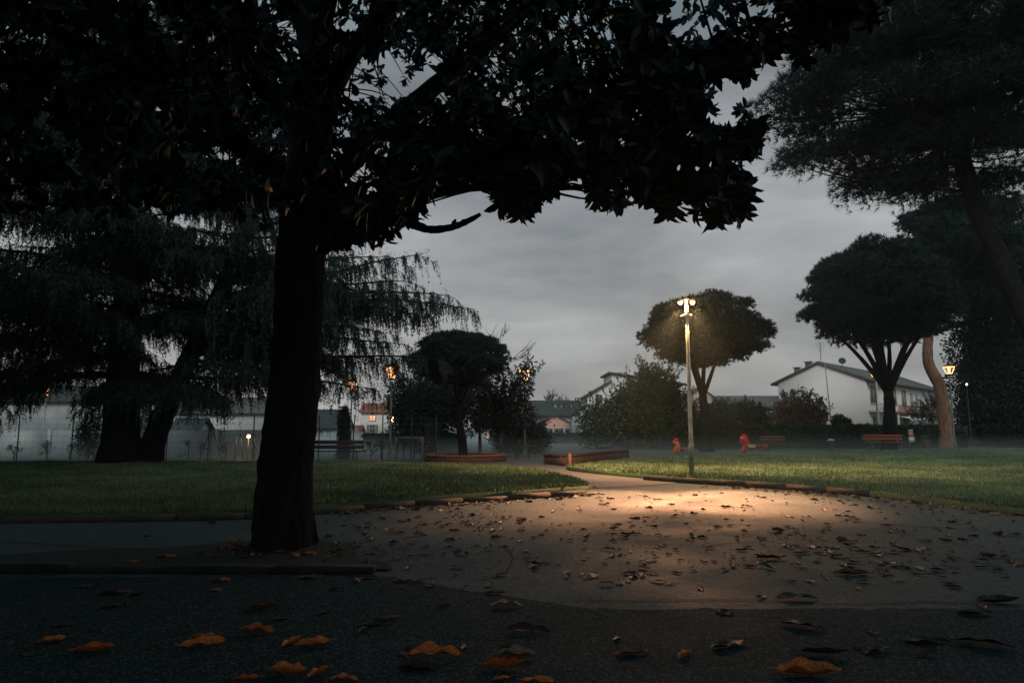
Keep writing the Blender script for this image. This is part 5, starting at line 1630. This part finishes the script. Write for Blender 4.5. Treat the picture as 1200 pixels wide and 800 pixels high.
for (u, v, s) in stuff[:246]:
    z = zone(u, v)
    w = rl.random()
    mk = 'leaf_dark' if w < .42 else 'leaf_brown' if w < .83 else 'leaf_pale'
    if z == 'near': mk = 'leaf_dark' if w < .7 else 'leaf_brown'
    if z == 'left' and w > .85: mk = 'leaf_brown'
    put_leaf(u, v, s, mk, int(rl.integers(1, 11)), rl.uniform(0, 6.28), ZL[z], roll=rl.normal(0, .22), pitch=rl.normal(0, .06))
# the rest, farther away and in the gutters, as one litter object
mb = MB()
def litter(u, v, s):
    p = gp(u, v, 0)
    V0 = LMV[rl.integers(0, 10)]
    a = rl.uniform(0, 6.28); ro = rl.normal(0, .35)
    R1 = np.array([[math.cos(a), -math.sin(a), 0], [math.sin(a), math.cos(a), 0], [0, 0, 1]])
    R2 = np.array([[1, 0, 0], [0, math.cos(ro), -math.sin(ro)], [0, math.sin(ro), math.cos(ro)]])
    V = (V0 * s) @ R2.T @ R1.T
    V[:, 2] -= V[:, 2].min() - .003
    mb.bulk(V + [p[0], p[1], 0], LQ, 4)
LMV = []
for s in specs:
    q = leaf_mesh(*s)
    LMV.append(q.v[0].copy()); LQ = q.l[0].reshape(-1, 4)
for (u, v, s) in stuff[246:]:
    litter(u, v, s)
for k in range(420):  # drifted against the kerbs
    if rl.random() < .6:
        u = rl.uniform(820, 1260); v = np.interp(u, [811, 900, 1000, 1100, 1200, 1300], [565, 571, 579, 590, 602, 614]) + abs(rl.normal(0, 2.6))
    else:
        u = rl.uniform(380, 700); v = np.interp(u, [0, 300, 400, 500, 600, 660, 700], [613, 608, 600, 592, 586, 582, 578]) + abs(rl.normal(0, 2.2))
    litter(u, v, rl.uniform(.07, .15))
for k in range(560):
    u = rl.uniform(380, 1200); v = 572 + 90 * rl.random()
    if u > 690 and v < np.interp(u, [690, 811, 900, 1000, 1100, 1200], [560, 566, 572, 580, 591, 603]): continue
    if u < 690 and v < np.interp(u, [0, 300, 400, 500, 600, 660, 690], [613, 608, 600, 592, 586, 582, 578]): continue
    litter(u, v, rl.uniform(.03, .07))
for k in range(60):  # debris round the foot of the magnolia
    a = rl.uniform(-PI, .2); r_ = rl.uniform(.34, .85)
    n0 = len(mb.v); litter(331, 640, rl.uniform(.04, .11))
    bx = gp(331, 640, 0)
    mb.v[n0] = mb.v[n0] + [r_ * math.cos(a), max(r_ * math.sin(a), -.72), .013]
for k in range(170):
    u = rl.uniform(0, 1200)
    v = np.interp(u, [0, 300, 400, 500, 600, 680], [600, 596, 588, 580, 574, 569]) - abs(rl.normal(0, 9)) - 1 if u < 680 else np.interp(u, [680, 811, 900, 1000, 1100, 1200], [547, 558, 563, 571, 581, 593]) - abs(rl.normal(0, 8)) - 1
    n0 = len(mb.v); litter(u, v, rl.uniform(.06, .13))
    mb.v[n0] = mb.v[n0] + [0, 0, LZ + .03]
o = mb.build('fallen_leaves', M['leaf_stuff'], smooth=True)
o['kind'] = 'stuff'

# ------------------------------------------------------------------ air
def volbox(name, lo, hi, dens, col, g):
    lo, hi = np.asarray(lo, float), np.asarray(hi, float)
    m = bpy.data.materials.new(name); m.use_nodes = True
    nt = m.node_tree; nt.nodes.clear()
    out = nt.nodes.new('ShaderNodeOutputMaterial'); v = nt.nodes.new('ShaderNodeVolumePrincipled')
    v.inputs['Color'].default_value = (*col, 1); v.inputs['Density'].default_value = dens; v.inputs['Anisotropy'].default_value = g
    nt.links.new(v.outputs[0], out.inputs['Volume'])
    mb = MB(); mb.box((lo + hi) / 2, hi - lo)
    o = mb.build(name, m); o['kind'] = 'stuff'
    return o
volbox('haze', (-230, -45, -1.1), (230, 260, 24), .0009, (.72, 1.0, .97), .80)
mist = volbox('ground_mist', (-60, 24.6, -.3), (60, 80, 1.15), .1, (.90, 1.0, 1.0), .2)
nt = mist.data.materials[0].node_tree
v = [n for n in nt.nodes if n.type == 'PRINCIPLED_VOLUME'][0]
tc = nt.nodes.new('ShaderNodeTexCoord'); sx = nt.nodes.new('ShaderNodeSeparateXYZ'); nt.links.new(tc.outputs['Object'], sx.inputs[0])
def mr(src, a, b, c, d):
    n = nt.nodes.new('ShaderNodeMapRange'); n.interpolation_type = 'SMOOTHSTEP'
    for i, q in enumerate((a, b, c, d)): n.inputs[i + 1].default_value = q
    nt.links.new(src, n.inputs[0]); return n.outputs[0]
def mul_(a, b):
    n = nt.nodes.new('ShaderNodeMath'); n.operation = 'MULTIPLY'
    nt.links.new(a, n.inputs[0])
    if isinstance(b, float): n.inputs[1].default_value = b
    else: nt.links.new(b, n.inputs[1])
    return n.outputs[0]
nz = nt.nodes.new('ShaderNodeTexNoise'); nz.inputs['Scale'].default_value = .16; nz.inputs['Detail'].default_value = 2
nt.links.new(tc.outputs['Object'], nz.inputs['Vector'])
den = mul_(mul_(mr(sx.outputs['Z'], .3, 1.35, 1, 0), mr(sx.outputs['X'], -9, 3, 1, .13)), mr(nz.outputs[0], .3, .7, .55, 1.3))
den = mul_(den, mr(sx.outputs['Y'], -27.7, -24, 0, 1))
nt.links.new(mul_(den, .11), v.inputs['Density'])

# ------------------------------------------------------------------ sky and sun
w = bpy.data.worlds.new('World'); scn.world = w; w.use_nodes = True
nt = w.node_tree
bg = nt.nodes['Background']
sky = nt.nodes.new('ShaderNodeTexSky'); sky.sky_type = 'NISHITA'; sky.sun_disc = False
SUN_EL, SUN_ROT = math.radians(32), math.radians(193)
sky.sun_elevation = SUN_EL; sky.sun_rotation = SUN_ROT
sky.air_density = 1.5; sky.dust_density = 4
tc = nt.nodes.new('ShaderNodeTexCoord')
mp = nt.nodes.new('ShaderNodeMapping'); mp.inputs['Scale'].default_value = (1.0, 1.0, 3.6)
nt.links.new(tc.outputs['Generated'], mp.inputs[0])
n1 = nd(nt, 'ShaderNodeTexNoise', i_Scale=2.9, i_Detail=8, i_Roughness=.55, i_Distortion=.15)
nt.links.new(mp.outputs[0], n1.inputs['Vector'])
cl = ramp(nt, n1.outputs[0], [(.28, (1.9, 1.98, 2.06)), (.43, (2.85, 2.85, 2.93)), (.54, (3.5, 3.5, 3.56)), (.68, (4.4, 4.45, 4.45))])
sepx = nt.nodes.new('ShaderNodeSeparateXYZ'); nt.links.new(tc.outputs['Generated'], sepx.inputs[0])
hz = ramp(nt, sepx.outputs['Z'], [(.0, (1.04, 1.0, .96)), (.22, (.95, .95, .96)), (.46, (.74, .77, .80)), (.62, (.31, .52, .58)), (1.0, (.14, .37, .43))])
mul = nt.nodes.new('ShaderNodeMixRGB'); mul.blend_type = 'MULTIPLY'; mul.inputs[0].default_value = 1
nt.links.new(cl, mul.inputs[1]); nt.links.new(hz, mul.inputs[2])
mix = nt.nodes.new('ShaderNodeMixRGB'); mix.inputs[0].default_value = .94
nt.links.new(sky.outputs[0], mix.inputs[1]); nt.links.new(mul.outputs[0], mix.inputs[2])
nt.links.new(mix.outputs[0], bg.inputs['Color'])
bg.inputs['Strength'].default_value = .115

S = bpy.data.lights.new('sun', 'SUN'); S.energy = 1.02; S.angle = math.radians(25); S.color = (1.0, .95, .92)
so = bpy.data.objects.new('sun', S); COL.objects.link(so)
az = SUN_ROT
sd = Vector((math.sin(az) * math.cos(SUN_EL), math.cos(az) * math.cos(SUN_EL), math.sin(SUN_EL)))
so.rotation_euler = sd.to_track_quat('Z', 'Y').to_euler()
so.location = (0, -5, 20)

# ------------------------------------------------------------------ camera and render settings
cam = bpy.data.cameras.new('camera'); cam.lens = 24; cam.sensor_width = 36; cam.clip_start = .05; cam.clip_end = 3000
co = bpy.data.objects.new('camera', cam); COL.objects.link(co)
co.location = (0, 0, CAMZ); co.rotation_euler = (PI / 2 + PITCH, 0, 0)
scn.camera = co
scn.view_settings.view_transform = 'Standard'
scn.view_settings.look = 'None'
scn.view_settings.exposure = 0
scn.view_settings.gamma = 1
cy = scn.cycles
cy.use_denoising = True
try:
    cy.denoiser = 'OPENIMAGEDENOISE'; cy.denoising_input_passes = 'RGB_ALBEDO_NORMAL'; cy.denoising_prefilter = 'ACCURATE'
except Exception:
    pass
cy.max_bounces = 5; cy.diffuse_bounces = 2; cy.glossy_bounces = 2; cy.volume_bounces = 3; cy.transparent_max_bounces = 4
cy.sample_clamp_indirect = 3; cy.sample_clamp_direct = 0
cy.caustics_reflective = False; cy.caustics_refractive = False
